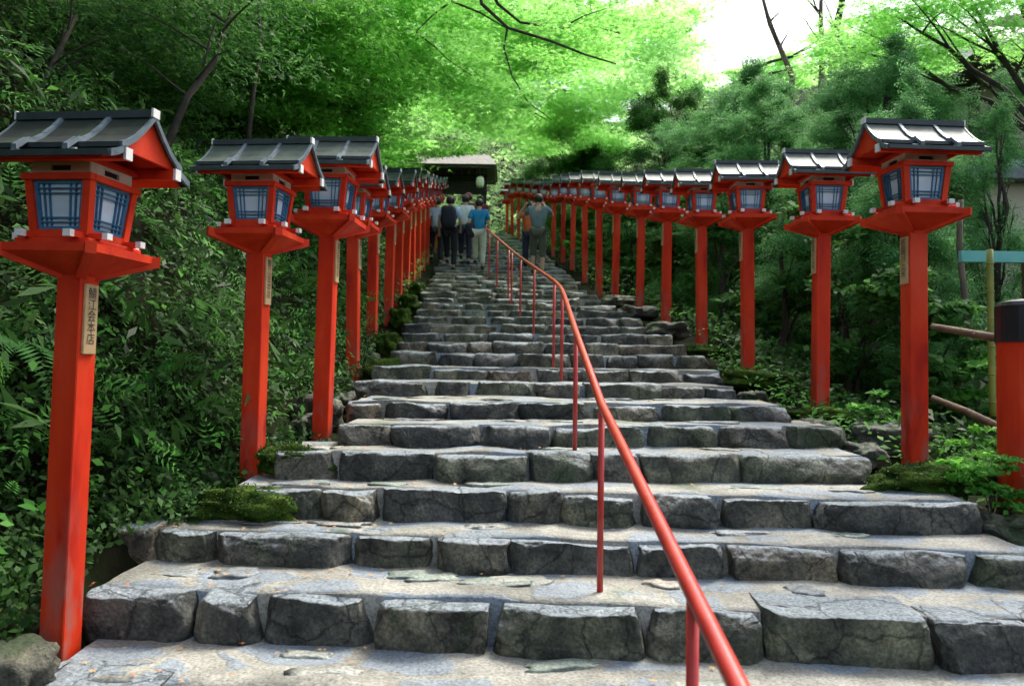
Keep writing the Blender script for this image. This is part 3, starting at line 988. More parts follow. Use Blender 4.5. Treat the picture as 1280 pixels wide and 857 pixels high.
    # red gable boards and soffit
    for e in (-1, 1):
        b = MB(); xa, xb = e * .285 - .008, e * .285 + .008
        for pr in (prof_u,):
            for sg in (-1, 1):
                for (ya, za), (yb, zb_) in zip(pr, pr[1:]):
                    b.hexa([(xa, sg * ya, zb + .041), (xb, sg * ya, zb + .041), (xb, sg * yb, zb + .041), (xa, sg * yb, zb + .041),
                            (xa, sg * ya, za - .013), (xb, sg * ya, za - .013), (xb, sg * yb, max(zb_ - .013, zb + .0415)), (xa, sg * yb, max(zb_ - .013, zb + .0415))])
        b.build('gable_board', M['red'], t)
    sf = MB()
    for sg in (-1, 1):
        pr = [(.0, RZ - .020), (.06, RZ - .080), (.115, RZ - .127), (.175, RZ - .181), (.22, RZ - .203), (.255, RZ - .217)]
        for (ya, za), (yb, zb_) in zip(pr, pr[1:]):
            sf.hexa([(-.275, sg * ya, za - .010), (.275, sg * ya, za - .010), (.275, sg * yb, zb_ - .010), (-.275, sg * yb, zb_ - .010),
                     (-.275, sg * ya, za), (.275, sg * ya, za), (.275, sg * yb, zb_), (-.275, sg * yb, zb_)])
    sf.build('soffit', M['red'], t)
    bpy.context.view_layer.update()
    D = Matrix.Diagonal((.94, .94, 1, 1))
    for ch in t.children:
        if ch.name.split('.')[0] in ('post', 'placard'): continue
        ch.matrix_local = D @ ch.matrix_local
    return t


left_px = [(87, 3.04), (318, 4.43), (404, 5.04), (441.5, 7.13), (464, 8.7), (484, 9.9), (496, 11.2), (505, 12.5), (513, 13.8), (520, 15.1), (526, 16.4), (531, 17.8), (536, 19.2), (540, 20.6), (543, 22.0)]
left_T = {0: .09, 1: .40, 2: .60, 3: .95, 4: 1.33, 5: 1.62}
right_px = [(1144, 4.46), (1025, 5.93), (935, 7.3), (877, 8.8), (832, 9.76), (799, 11.2), (768, 12.1), (748, 13.2), (730, 15.0), (714, 17.3), (702, 18.9), (690, 20.7), (677, 22.5), (665, 24.0), (655, 25.5), (646, 27.0), (638, 28.5), (631, 30)]
right_T = {0: .57, 1: .81, 2: 1.10, 3: 1.40, 4: 1.64, 5: 1.97, 6: 2.20, 7: 2.50, 8: 2.93, 9: 3.47, 10: 3.85}
WORDS = ['nearest', 'second', 'third', 'fourth', 'fifth', 'sixth', 'seventh', 'eighth', 'ninth', 'tenth', 'eleventh', 'twelfth', 'thirteenth', 'fourteenth', 'fifteenth', 'sixteenth', 'seventeenth', 'farthest']
for side, lst, Ts, nm, txt in ((1, left_px, left_T, 'left', '鯖江会本店'), (-1, right_px, right_T, 'right', '祇園川上米')):
    proto = lantern(side, txt)
    km = child_map()
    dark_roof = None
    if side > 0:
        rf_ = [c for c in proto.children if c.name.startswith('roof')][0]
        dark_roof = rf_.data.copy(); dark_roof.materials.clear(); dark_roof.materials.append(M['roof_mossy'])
    for i, (px, z) in enumerate(lst):
        o = proto if i == 0 else copy_tree(proto, None, km)
        T = Ts.get(i, prof(z) - .05)
        p = at(px, 460, z)
        if nm == 'right' and i == 0: p.x = 2.30
        o.location = (p.x, z, T)
        o.rotation_euler = (R(random.uniform(-1.0, 1.0)), R(random.uniform(-.9, .9)), R(random.uniform(-2, 2) + ((-7 if i < 2 else -4) if nm == 'left' else 2)))
        if nm == 'left' and i == 0: o.rotation_euler = (0, R(1.1), R(-9))
        w = WORDS[i] if i < len(lst) - 1 else 'farthest'
        extra = {('left', 14): '', ('left', 0): ', its foot bleached pink', ('left', 1): ', behind the mossy boulder', ('right', 0): ', its roof pale'}.get((nm, i), '')
        tag(o, '%s red lantern post in the %s row beside the stone steps%s' % (w, nm, extra), 'lantern', 'red lantern posts lining the stone steps')

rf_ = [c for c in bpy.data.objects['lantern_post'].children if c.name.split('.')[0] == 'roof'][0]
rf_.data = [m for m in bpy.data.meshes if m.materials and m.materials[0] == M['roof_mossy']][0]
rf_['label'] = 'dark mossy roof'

# ------------------------------------------------------------------ handrail
t = empty('handrail', at(752, 735, 3.28))
loc0 = t.location.copy()
near = at(866, 740, 1.6)
dirn = (at(752, 505, 3.28) - near)
rail_pts = [near - dirn * .5, near, at(752, 505, 3.28), at(720, 415, 4.5), at(703, 362, 6.7), at(693, 351, 7.5), at(668, 334, 9.2), at(651, 322, 10.6), at(636, 310, 12.1), at(612, 289, 15.0), at(604, 281, 17)]
# smooth
sm = []
for i in range(len(rail_pts) - 1):
    for k in range(4): sm.append(rail_pts[i].lerp(rail_pts[i + 1], k / 4))
sm.append(rail_pts[-1])
sm2 = sm[:5] + [sm[i] if i < 16 else (sm[i - 1] + sm[i] * 2 + sm[i + 1]) / 4 for i in range(5, len(sm) - 1)] + [sm[-1]]
b = MB().tube([p - loc0 for p in sm2], .0185, 14)
b.build('rail', M['rail_red'], t, smooth=True)
ups = [(866, 740, 1.6, -.32), (752, 505, 3.28, .15), (720, 415, 4.5, .60), (703, 362, 6.7, .95), (693, 351, 7.5, 1.10), (668, 334, 9.2, 1.5), (651, 322, 10.6, 1.8), (636, 310, 12.1, 2.1), (640, 313, 11.8, 2.05), (622, 297, 13.6, 2.4), (612, 289, 15, 2.75)]
for px, py, z, T in ups:
    p = at(px, py, z)
    MB().tube([Vector((p.x, z, T)) - loc0, p - loc0], .0135, 10).build('upright', M['rail_red'], t, smooth=True)
tag(t, 'long red metal pipe handrail on thin uprights running up the middle of the steps', 'handrail')

# ------------------------------------------------------------------ bollard at the right edge
p = at(1283, 610, 4.1)
t = empty('red_post', (p.x, 4.1, .30))
b = MB(); b.tube([(0, 0, -.2), (0, 0, .98)], .13, 28); b.build('post', M['post'], t, smooth=False)
zc = at(1283, 410, 4.1).z - .30
b = MB(); b.tube([(0, 0, .98), (0, 0, 1.005), (0, 0, 1.17), (0, 0, 1.19), (0, 0, 1.205)], [.138, .138, .138, .125, .06], 28); b.build('cap', M['black'], t, smooth=False)
tag(t, 'thick red post with a black cap at the right edge of the steps', 'post')
b = MB(); b.tube([at(1165, 408, 5.2), at(1210, 416, 5.0), at(1262, 425, 4.7)], [.022, .025, .027], 8)
tag(b.build('log_rail', M['log'], smooth=True), 'upper bare wooden pole between the nearest right lantern and the black capped post', 'wooden pole', 'fallen wooden poles')
b = MB(); b.tube([at(1165, 497, 5.2), at(1210, 515, 5.0), at(1262, 540, 4.7)], [.020, .024, .026], 8)
tag(b.build('log_rail', M['log'], smooth=True), 'lower slanting bare wooden pole behind the nearest right lantern post', 'wooden pole', 'fallen wooden poles')
b = MB()
bt = at(1237, 312, 5.4); bb = at(1241, 520, 5.4)
pts = [bb.lerp(bt, i / 12) for i in range(13)]
rad = []
for i in range(13): rad.append(.022)
b.tube(pts, rad, 10)
for i in range(1, 12, 2): b.tube([pts[i] - Vector((0, 0, .004)), pts[i] + Vector((0, 0, .004))], .026, 10)
tag(b.build('bamboo_pole', M['bamboo'], smooth=True), 'upright yellow green bamboo pole left of the black capped post', 'bamboo')

# ------------------------------------------------------------------ ground cover on the banks
def bank_points(n, y0, y1, d0, d1, side=-1, pw=1.0):
    P = []
    Nn = []
    for _ in range(n):
        y = y0 + (y1 - y0) * random.random() ** pw
        e = lerp(XL, y) - .12 if side < 0 else lerp(XR, y) + .12
        x = e + side * random.uniform(d0, d1)
        P.append((x, y, terrain(x, y)))
    return np.array(P)


def cover(name, lab, mat, specs):
    arr = []
    for (n, y0, y1, d0, d1, side, lift, size, tmpl, bias, spread, pw) in specs:
        P = bank_points(n, y0, y1, d0, d1, side, pw)
        nrm = np.array(bias)
        P = P + nrm * (rng.random((len(P), 1)) * lift)
        # patchiness: drop leaves where a noise is low
        keep = np.array([mn.noise(Vector((p[0] * 1.3, p[1] * 1.3, p[2] * 1.3))) + random.random() * .75 > (.22 if p[1] > 4.6 or p[0] > 0 else -.5) for p in P])
        P = P[keep]
        S = rng.uniform(size[0], size[1], len(P))
        arr.append(leaf_arrays(P, S, tmpl, bias, spread))
    o = link(name, leaf_mesh(name, arr), M[mat])
    tag(o, lab, 'ground cover', kind='stuff')
    return o


cover('ground_cover', 'dark small leaved undergrowth covering the steep left bank', 'lf_bank', [
    (74000, 1.6, 9, .12, 4.2, -1, .22, (.025, .062), LEAF, (.6, -.35, .6), .6, 1.1),
    (13000, 1.6, 5, -.06, 1.0, -1, .14, (.02, .055), LEAF, (.4, -.35, .8), .6, 1.0),
    (34000, 9, 26, .2, 4.2, -1, .3, (.05, .11), LEAF, (.6, -.35, .6), .5, 1.0),
    (12000, 2.5, 12, .4, 5, -1, .3, (.07, .16), TRIL, (.6, -.3, .5), .5, 1.1),
    (7000, 2.2, 12, .4, 5, -1, .45, (.10, .22), LANCE, (.6, -.5, .5), .6, 1.1)])
cover('ivy_cover', 'brighter green creeping leaves dotted over the left bank', 'lf_shrub', [
    (4000, 2.2, 10, .2, 4, -1, .35, (.04, .09), LEAF, (.5, -.3, .8), .4, 1.0),
    (2600, 2.6, 11, .3, 4, -1, .5, (.12, .24), SPRAY, (.5, -.4, .7), .4, 1.0),
    (9000, 9, 24, .05, 3.0, -1, .45, (.05, .12), TRIL, (.5, -.3, .8), .4, 1.0)])
cover('low_plants', 'low leafy plants growing along the right edge of the steps', 'lf_shrub', [
    (5600, 3.5, 8, -.02, 2.0, 1, .20, (.03, .075), LEAF, (-.2, -.3, 1), .4, 1.2),
    (3800, 8, 26, .1, 2.4, 1, .35, (.04, .09), LEAF, (-.2, -.3, 1), .4, 1.0)])
cover('shade_plants', 'dark undergrowth on the shaded ground behind the right lanterns', 'lf_bank', [
    (16000, 3.5, 12, .3, 5, 1, .35, (.04, .10), LEAF, (-.2, -.4, .8), .5, 1.0),
    (14000, 12, 30, .2, 6, 1, .6, (.07, .14), TRIL, (-.2, -.4, .8), .5, 1.0)])

# fallen leaves on the treads
leafcols = surf('fallen_leaf', [(.3, (.45, .08, .03)), (.5, (.55, .28, .08)), (.7, (.60, .42, .16))], 3, .6)
arr = []
C = []
for _ in range(320):
    i = random.randint(1, 9); s = steps[i]; nx_ = steps[i + 1]
    x = random.uniform(s['xl'], s['xr']) if random.random() < .5 else random.gauss(-1.0, .4)
    if x < s['xl'] or x > s['xr']: continue
    y = random.uniform(front_y(s, x) + .05, front_y(nx_, x))
    C.append((x, y, s['T'] + .014))
C = np.array(C)
arr.append(leaf_arrays(C, rng.uniform(.015, .034, len(C)), MAPLE, (0, 0, 1), .15))
o = link('fallen_leaves', leaf_mesh('fallen_leaves', arr), leafcols)
tag(o, 'small orange and yellow fallen leaves scattered on the treads', 'fallen leaves', kind='stuff')


# ferns
def frond_mesh(rr, L):
    quads = []
    l = L * rr.uniform(.7, 1.1); rise = rr.uniform(.35, .7)
    d = np.array([1.0, 0, 0]); pside = np.array([0, 1.0, 0])
    n = 17
    for i in range(1, n + 1):
        tt = i / n
        c = d * l * tt + np.array([0, 0, l * (rise * tt * 1.5 - 1.15 * tt * tt)])
        w = l * .24 * math.sin(math.pi * (tt * .86 + .14)) + .004
        for s_ in (-1, 1):
            tip = c + pside * s_ * w + d * w * .25 - np.array([0, 0, w * .2])
            e = d * l / n * .42
            mid = (c + tip) / 2
            quads.append([c, mid - e, tip, mid + e])
    V = np.array(quads).reshape(-1, 3)
    me = np_mesh('frond', V, len(quads), 4); me.materials.append(M['lf_fern'])
    return me


fr_m = [frond_mesh(random.Random(k), .36) for k in range(7)]
spots = [(150, 560, 3.3, 'below the placard of the nearest left lantern, on the bank'), (190, 470, 3.9, 'on the bank right of the nearest left lantern post'), (30, 560, 3.1, 'left of the nearest left lantern post'),
         (190, 300, 4.6, 'beside the tray of the nearest left lantern'), (250, 420, 4.7, 'on the bank left of the second left lantern post'), (350, 480, 5.4, 'between the second and third left lantern posts'),
         (230, 620, 3.9, 'low on the bank left of the grey boulder'), (360, 360, 6.4, 'on the bank behind the second left lantern'), (10, 430, 3.4, 'at the left edge below the nearest lantern'),
         (380, 420, 6.6, 'just left of the third left lantern post'), (210, 230, 5.5, 'behind the gable of the nearest left lantern'), (420, 400, 8.0, 'between the third and fourth left lantern posts'),
         (270, 530, 4.4, 'low on the bank left of the second left lantern post foot'), (130, 380, 4.1, 'right beside the placard of the nearest left lantern'), (60, 90, 5.5, 'high on the bank above the nearest left lantern roof'), (300, 90, 7.0, 'high on the bank above the second left lantern roof')]


def on_bank(px, py, y_guess):
    """march the view ray until it meets the hillside"""
    o_ = Vector((0, 0, EYE)); d = at(px, py, 1.0) - o_
    t_ = 1.5
    while t_ < 30:
        p_ = o_ + d * t_
        if p_.z < terrain(p_.x, p_.y) + .02: return p_
        t_ += .03
    return None


for i, (px, py, yg, lab) in enumerate(spots):
    p = on_bank(px, py, yg)
    if p is None: continue
    o = empty('fern', (0, 0, 0))
    nf = random.randint(7, 10)
    for f_ in range(nf):
        fo = link('frond', fr_m[(i + f_) % 7], None, o)
        fo.rotation_euler = (0, 0, 2 * math.pi * f_ / nf + random.uniform(-.3, .3))
    o.location = p + Vector((.03, -.03, .02))
    o.rotation_euler = (R(28), R(32), random.uniform(0, 6))
    s_ = random.uniform(.8, 1.25) * (1 + max(0, p.y - 4) * .06); o.scale = (s_, s_, s_)
    tag(o, 'arching green fern ' + lab, 'fern', 'ferns on the left bank')


# ------------------------------------------------------------------ trees
def curve_pts(a, b_, bend, n=7):
    a, b_ = Vector(a), Vector(b_)
    m = (a + b_) / 2 + Vector(bend)
    out = []
    for i in range(n + 1):
        t_ = i / n
        p_ = a * (1 - t_) ** 2 + m * 2 * t_ * (1 - t_) + b_ * t_ ** 2
        out.append(p_ + Vector((random.uniform(-1, 1), random.uniform(-1, 1), random.uniform(-1, 1))) * .02 * (b_ - a).length * (0 if i in (0, n) else 1))
    return out


def crown_pts(clumps, flat=1.0):
    """clumps: (cx,cy,cz, rx,ry,rz, n)"""
    out = []
    for (cx, cy, cz, rx, ry, rz, n) in clumps:
        n = int(n)
        # sub clumps give uneven density
        ks = max(3, n // 130)
        sub = rng.normal(0, .5, (ks, 3)); sub = np.clip(sub, -1.1, 1.1)
        idx = rng.integers(0, ks, n)
        p_ = sub[idx] + rng.normal(0, .17, (n, 3)) * np.array([1.3, 1.3, .45 * flat])
        p_ = p_ * np.array([rx, ry, rz]) + np.array([cx, cy, cz])
        out.append(p_)
    return np.concatenate(out)


def tree(name, lab, cat, group, base, top, r0, clumps, mat, size, tmpl=LEAF, bias=(0, 0, 1), spread=.5, bark='bark', limb_r=.25, flat=1.0, start=.35, tang=None, lean=(0, 0, 0), down=.15):
    base = Vector(base); top = Vector(top)
    t_ = empty(name, base)
    tp = curve_pts((0, 0, -.2), top - base, lean, 9)
    nT = len(tp)
    rads = [r0 * (1.25 if i == 0 else 1 - .75 * i / (nT - 1)) for i in range(nT)]
    tk = MB().tube(tp, rads, 10).build('trunk', M[bark], t_, smooth=True)
    lim = MB()
    for c in clumps:
        c3 = Vector(c[:3]) - base
        f = min(1, max(start, (c3.z - (top - base).length * down) / max(.1, (top - base).z)))
        i0 = min(nT - 2, int(f * (nT - 1)) if f < 1 else nT - 2)
        i0 = max(1, i0 - 1)
        a = tp[i0]
        rr = min(rads[i0] * .6, limb_r * r0 + .01)
        L = (c3 - a).length
        if L < .1: continue
        q = curve_pts(a, c3, (0, 0, L * .12), 6)
        lim.tube(q, [rr * (1 - .8 * k / 6) for k in range(7)], 6, cap=False)
        for _ in range(3):
            e = c3 + Vector((random.uniform(-.8, .8) * c[3], random.uniform(-.8, .8) * c[4], random.uniform(-.5, .5) * c[5]))
            lim.tube(curve_pts(q[3 + _ % 3], e, (0, 0, .1), 4), [rr * .35, rr * .28, rr * .2, rr * .12, rr * .05], 5, cap=False)
    if lim.v: lim.build('limbs', M[bark], t_, smooth=True)
    P = crown_pts(clumps, flat) - np.array(base)
    S = rng.uniform(size[0], size[1], len(P))
    tg = None
    if tang is not None:
        cc = np.array(tang)
        ax = P.copy(); ax[:, 2] = 0
        ax /= np.linalg.norm(ax, axis=1)[:, None] + 1e-6
        tg = ax + cc[None, :]
    link('crown', leaf_mesh('crown', [leaf_arrays(P, S, tmpl, bias, spread, tg)]), M[mat], t_)
    tag(t_, lab, cat, group)
    return t_


def cl(px, py, Y, rx, ry, rz, n):
    """clump measured in the photo at depth Y"""
    p_ = at(px, py, Y)
    return (p_.x, Y, p_.z, rx, ry, rz, n)


GT = 'trees around the stairway'
def gz(x, y): return terrain(x, y)


# bright maples over the path
tree('maple_tree', 'nearest bright green maple leaning from the left bank over the path with thin dark boughs', 'maple', GT,
     (-4.6, 10.5, gz(-4.6, 10.5)), (-2.0, 12.0, 9.6), .17,
     [cl(440, 60, 11, 1.2, 1.2, 0.35, 4160), cl(520, 110, 12, 1.2, 1.3, 0.35, 4160), cl(420, 150, 10.5, .9, 1.0, 0.28, 2880), cl(560, 20, 11, 1.3, 1.3, 0.35, 4160),
      cl(640, 60, 12.5, 1.3, 1.3, 0.35, 4160), cl(480, -20, 10, 1.5, 1.4, 0.35, 3360), cl(350, 90, 10, 1.0, 1.0, 0.35, 2880), cl(480, 175, 14, .8, 1, 0.24, 1920), cl(720, 20, 12, 1.2, 1.2, 0.28, 2880)],
     'lf_maple', (.09, .145), MAPLE, (0, -.15, 1), .35, lean=(-.4, 0, .8), limb_r=.3)
tree('maple_tree', 'tall pale yellow green maple glowing beyond the middle of the path', 'maple', GT,
     (-5.5, 20, gz(-5.5, 20)), (-1.5, 22, 15), .22,
     [cl(600, 120, 20, 2.0, 2, 0.56, 4160), cl(680, 80, 21, 2.0, 2, 0.56, 4160), cl(740, 130, 21, 1.6, 2, 0.49, 3680), cl(780, 60, 20, 1.8, 2, 0.56, 4000), cl(700, 160, 22, 1.4, 1.5, 0.49, 3200),
      cl(560, 140, 22, 1.6, 2, 0.35, 2880), cl(640, 20, 20, 2.4, 2, 0.56, 4000), cl(650, 150, 25, 1.6, 2, 0.42, 2400), cl(740, 190, 24, .9, 1.2, 0.42, 2080), cl(820, 30, 21, 1.0, 1.2, 0.42, 2560)],
     'lf_maple_pale', (.13, .22), MAPLE, (0, -.15, 1), .4, lean=(-.5, 0, 1), limb_r=.3)
tree('maple_tree', 'light green maple arching in from the right above the top of the steps', 'maple', GT,
     (7.5, 26, gz(7.5, 26)), (4, 27, 16), .25,
     [cl(790, 110, 26, 2.0, 2, 0.63, 3680), cl(720, 60, 27, 2.4, 2, 0.63, 3680), cl(840, 70, 27, 1.3, 1.5, 0.56, 2400), cl(690, 170, 28, 1.8, 2, 0.56, 3040), cl(770, 175, 27, 1.3, 2, 0.49, 2560), cl(600, 60, 28, 3, 2, 0.70, 3360), cl(870, 105, 29, 1.2, 1, .5, 1800), cl(930, 95, 30, 1.4, 1, .5, 2000), cl(1000, 92, 30, 1.4, 1, .5, 2000), cl(1045, 48, 27, .9, 1, .8, 1600), cl(520, 100, 29, 2.4, 2, 0.70, 3360), cl(480, 150, 31, 2, 2, 0.56, 2560)],
     'lf_maple_pale', (.16, .26), MAPLE, (0, -.15, 1), .45, lean=(.3, 0, .8), limb_r=.3)
# dark boughs from a maple outside the frame reaching over the path
t = empty('maple_bough', at(640, -60, 9))
l0 = t.location.copy()
trunkb = MB().tube([Vector((-4.4, 7.0, gz(-4.4, 7.0))) - l0, Vector((-3.6, 7.6, 5.2)) - l0, Vector((-1.6, 8.4, 7.4)) - l0, at(600, -110, 9) - l0], [.16, .12, .08, .05], 8)
trunkb.build('trunk', M['bark'], t, smooth=True)
b = MB()
def bp_(*pp): return [at(x, y, Y) - l0 for x, y, Y in pp]
for pts, r_ in [(bp_((590, -100, 9), (596, -30, 9), (602, 5, 9), (635, 35, 9), (690, 52, 9), (730, 68, 9), (770, 80, 9)), .028),
                (bp_((600, -90, 9), (610, -20, 9), (622, 5, 9), (650, 28, 9.2), (700, 36, 9.4), (745, 34, 9.5), (775, 42, 9.5)), .024),
                (bp_((590, -100, 9), (560, -30, 9), (565, 2, 9), (600, 16, 9), (620, 28, 9), (634, 36, 9)), .020),
                (bp_((634, 36, 9), (630, 60, 9), (640, 95, 9), (660, 128, 9), (690, 150, 9)), .014),
                (bp_((700, 36, 9.4), (730, 20, 9.5), (760, 10, 9.5)), .012),
                (bp_((520, 40, 9), (545, 60, 9), (560, 75, 9), (590, 95, 9)), .010), (bp_((560, 5, 9), (540, 20, 9), (520, 40, 9)), .014)]:
    b.tube(pts, [r_ * (1 - .7 * k / (len(pts) - 1)) for k in range(len(pts))], 6, cap=False)
b.build('limbs', M['bark'], t, smooth=True)
P = crown_pts([cl(590, 60, 9, .5, .5, .22, 900), cl(680, 40, 9.2, .6, .5, .2, 900), cl(740, 60, 9.4, .5, .5, .2, 800), cl(650, 120, 9, .4, .4, .2, 600), cl(560, 10, 9, .6, .5, .2, 800), cl(640, -40, 9, 1.2, .8, .3, 1500)]) - np.array(l0)
link('crown', leaf_mesh('crown', [leaf_arrays(P, rng.uniform(.05, .085, len(P)), MAPLE, (0, -.1, 1), .3)]), M['lf_maple'], t)
tag(t, 'thin dark maple boughs with small bright leaves hanging into the top centre', 'maple', GT)

# shady trees on the left bank
tree('broadleaf_tree', 'dark shady tree over the roof of the nearest left lantern', 'tree', GT,
     (-4.6, 5.6, gz(-4.6, 5.6)), (-3.3, 6.8, 7.0), .14,
     [cl(60, 40, 6, .9, .8, .5, 4200), cl(180, 50, 6.5, 1.0, .8, .5, 4200), cl(20, 110, 6.2, .7, .7, .45, 2600), cl(120, -40, 5.5, 1.4, 1.0, .5, 4200), cl(260, 20, 7, .9, .8, .5, 3600), cl(140, 110, 7, .8, .6, .4, 2600)],
     'lf_dark', (.06, .12), TRIL, (.3, -.3, .9), .5, lean=(.1, 0, .5))
tree('broadleaf_tree', 'brighter green tree above the second and third left lanterns', 'tree', GT,
     (-4.9, 8.6, gz(-4.9, 8.6)), (-3.4, 9.4, 8.4), .15,
     [cl(300, 40, 8.5, 1.1, .9, .5, 4600), cl(380, 30, 9, 1.0, .9, .5, 4600), cl(350, 100, 8.8, .9, .8, .4, 3800), cl(240, 90, 8.5, .9, .8, .5, 3400), cl(330, -30, 8, 1.4, 1, .5, 4000), cl(440, 120, 10, .8, .8, .4, 3000)],
     'lf_mid', (.10, .17), TRIL, (.3, -.3, .9), .45, bark='bark_pale', lean=(-.2, 0, .5))
tree('broadleaf_tree', 'dark green tree high on the bank behind the nearest left lantern', 'tree', GT,
     (-7.5, 8.5, gz(-7.5, 8.5)), (-6.2, 9.5, 10.5), .2,
     [cl(60, 10, 9, 1.6, 1.2, .8, 4200), cl(200, 0, 10, 1.6, 1.2, .8, 4200), cl(10, 130, 8.5, 1.2, 1, .7, 3200), cl(150, 120, 9.5, 1.2, 1, .7, 3200), cl(280, 130, 10, 1.0, 1, .6, 2600)],
     'lf_dark', (.10, .18), TRIL, (.3, -.3, .8), .5)
tree('broadleaf_tree', 'tall dark tree behind the fourth left lantern on the bank', 'tree', GT,
     (-6.0, 13, gz(-6, 13)), (-5.0, 14, 12), .2,
     [cl(330, 60, 14, 1.5, 1.2, .8, 4200), cl(420, 100, 15, 1.5, 1.2, .8, 4200), cl(370, 160, 14, 1.2, 1, .7, 3200), cl(280, 0, 14, 1.8, 1.4, .8, 3800), cl(450, 30, 16, 1.5, 1.2, .8, 3600), cl(450, 180, 16, .9, 1, .6, 2400)],
     'lf_mid', (.12, .2), TRIL, (.3, -.3, .8), .5)
tree('broadleaf_tree', 'leafy tree closing the view left of the gate roof', 'tree', GT,
     (-6.0, 26, gz(-6, 26)), (-5.2, 27, 14), .22,
     [cl(500, 120, 26, 2, 2, 1, 4200), cl(470, 180, 26, 1.8, 2, 1, 4200), cl(515, 192, 29, 1.0, 1, .5, 1500), cl(570, 185, 30, 1.2, .8, .35, 900), cl(440, 60, 27, 2.5, 2, 1, 3600)],
     'lf_mid', (.18, .3), TRIL, (.2, -.3, .8), .5)
# canopy behind the camera: shades the near left bank and lantern
tree('broadleaf_tree', 'large shade tree left of and behind the camera, its crown above the frame', 'tree', GT,
     (-5.0, .5, gz(-5, .5)), (-3.8, .8, 6.5), .22,
     [(-3.6, 1.0, 5.2, 1.4, 1.3, .7, 2600), (-4.8, 2.6, 5.8, 1.4, 1.2, .7, 2600), (-3.4, 3.6, 5.6, 1.1, 1.0, .5, 2200), (-4.2, -1.4, 4.6, 1.6, 1.4, .9, 2600), (-2.8, -.8, 4.8, 1.1, 1.2, .6, 1800)],
     'lf_dark', (.14, .24), TRIL, (0, 0, 1), .5)

# cedars on the right
def cedar(lab, x, y, ytop, r, n, dens=1.0, mat='lf_cedar', size=(.16, .30), sk=.12):
    cls = []
    z0 = gz(x, y)
    px_ = 640 + F * x / y
    h = at(px_, ytop, y).z - z0
    for i in range(n):
        f = sk + (.93 - sk) * i / (n - 1)
        rr = r * math.sqrt(max(.16, 1 - f * f)) * random.uniform(.75, 1.1)
        an = i * 2.4
        for q in range(3):
            a_ = an + q * 2.1 + random.uniform(-.5, .5)
            cls.append((x + math.cos(a_) * rr * .62, y + math.sin(a_) * rr * .62, z0 + h * f, rr * .55, rr * .55, h / n * 1.3, int(300 * dens)))
    return tree('cedar_tree', lab, 'cedar', GT, (x, y, z0), (x + .1, y, z0 + h * .96), .05 * h * .3, cls, mat, size, SPRAY, (0, -.2, 1), .55, limb_r=.12, tang=(0, 0, -.2), flat=2.0)


cedar('bushy blue green cedar behind the nearest right lantern roof', 3.5, 7.0, 118, .68, 9, .9, size=(.12, .22))
cedar('dark cedar behind the gap between the first and second right lanterns', 4.4, 9.3, 55, 1.4, 11, 1.3, size=(.15, .28))
cedar('wide blue green cedar behind the third right lantern', 3.9, 12.2, 118, 1.4, 10, 1.2, size=(.18, .32))
cedar('dark cedar standing behind the fourth right lantern', 4.6, 15.5, 92, 1.9, 10, 1.3, size=(.22, .38))
cedar('deep green cedar behind the middle of the right row', 3.6, 18.5, 118, 1.7, 9, 1.2, 'lf_dark', size=(.24, .42))
cedar('small dark cedar beside the far right lanterns near the stair top', 2.5, 24, 165, 1.3, 8, 1.0, 'lf_dark', size=(.3, .5))
cedar('dark cedar right of the gate above the far lantern roofs', 1.75, 31, 150, 1.7, 8, 1.0, 'lf_dark', size=(.35, .55))
cedar('tall cedar at the right edge in front of the tiled house', 8.0, 11.8, 90, 1.2, 9, .8, size=(.15, .28))
cedar('tall cedar rising behind the second right lantern toward the sky', 7.6, 16.5, 30, 2.4, 11, 1.4, size=(.24, .42))
cedar('dense cedar behind the nearest right lantern farther up the slope', 6.4, 13.0, 75, 1.9, 10, 1.2, size=(.2, .36))
cedar('thin wispy cedar in front of the low cream building', 4.75, 7.7, 150, .55, 8, .45, size=(.12, .22))
cedar('broad cedar low in the gap beneath the white sky', 5.6, 20, 112, 2.0, 9, 1.2, size=(.26, .46))

# understorey right: dark shrubs with thin stems
def shrub(lab, x, y, r, h, n, mat='lf_dark', size=(.06, .12), tmpl=LEAF, grp='shrubs behind the right row of lanterns', z=None):
    z0 = gz(x, y) if z is None else z
    cls = [(x + random.uniform(-.5, .5) * r, y + random.uniform(-.4, .4) * r, z0 + h * f, r * .6, r * .5, h * .22, n // 5) for f in (.2, .4, .55, .75, .9)]
    return tree('shrub', lab, 'shrub', grp, (x, y, z0), (x, y, z0 + h * .85), (.03 + .01 * h) if h > 1 else .006, cls, mat, size, tmpl, (-.1, -.4, .8), .5, limb_r=.5, start=.15)


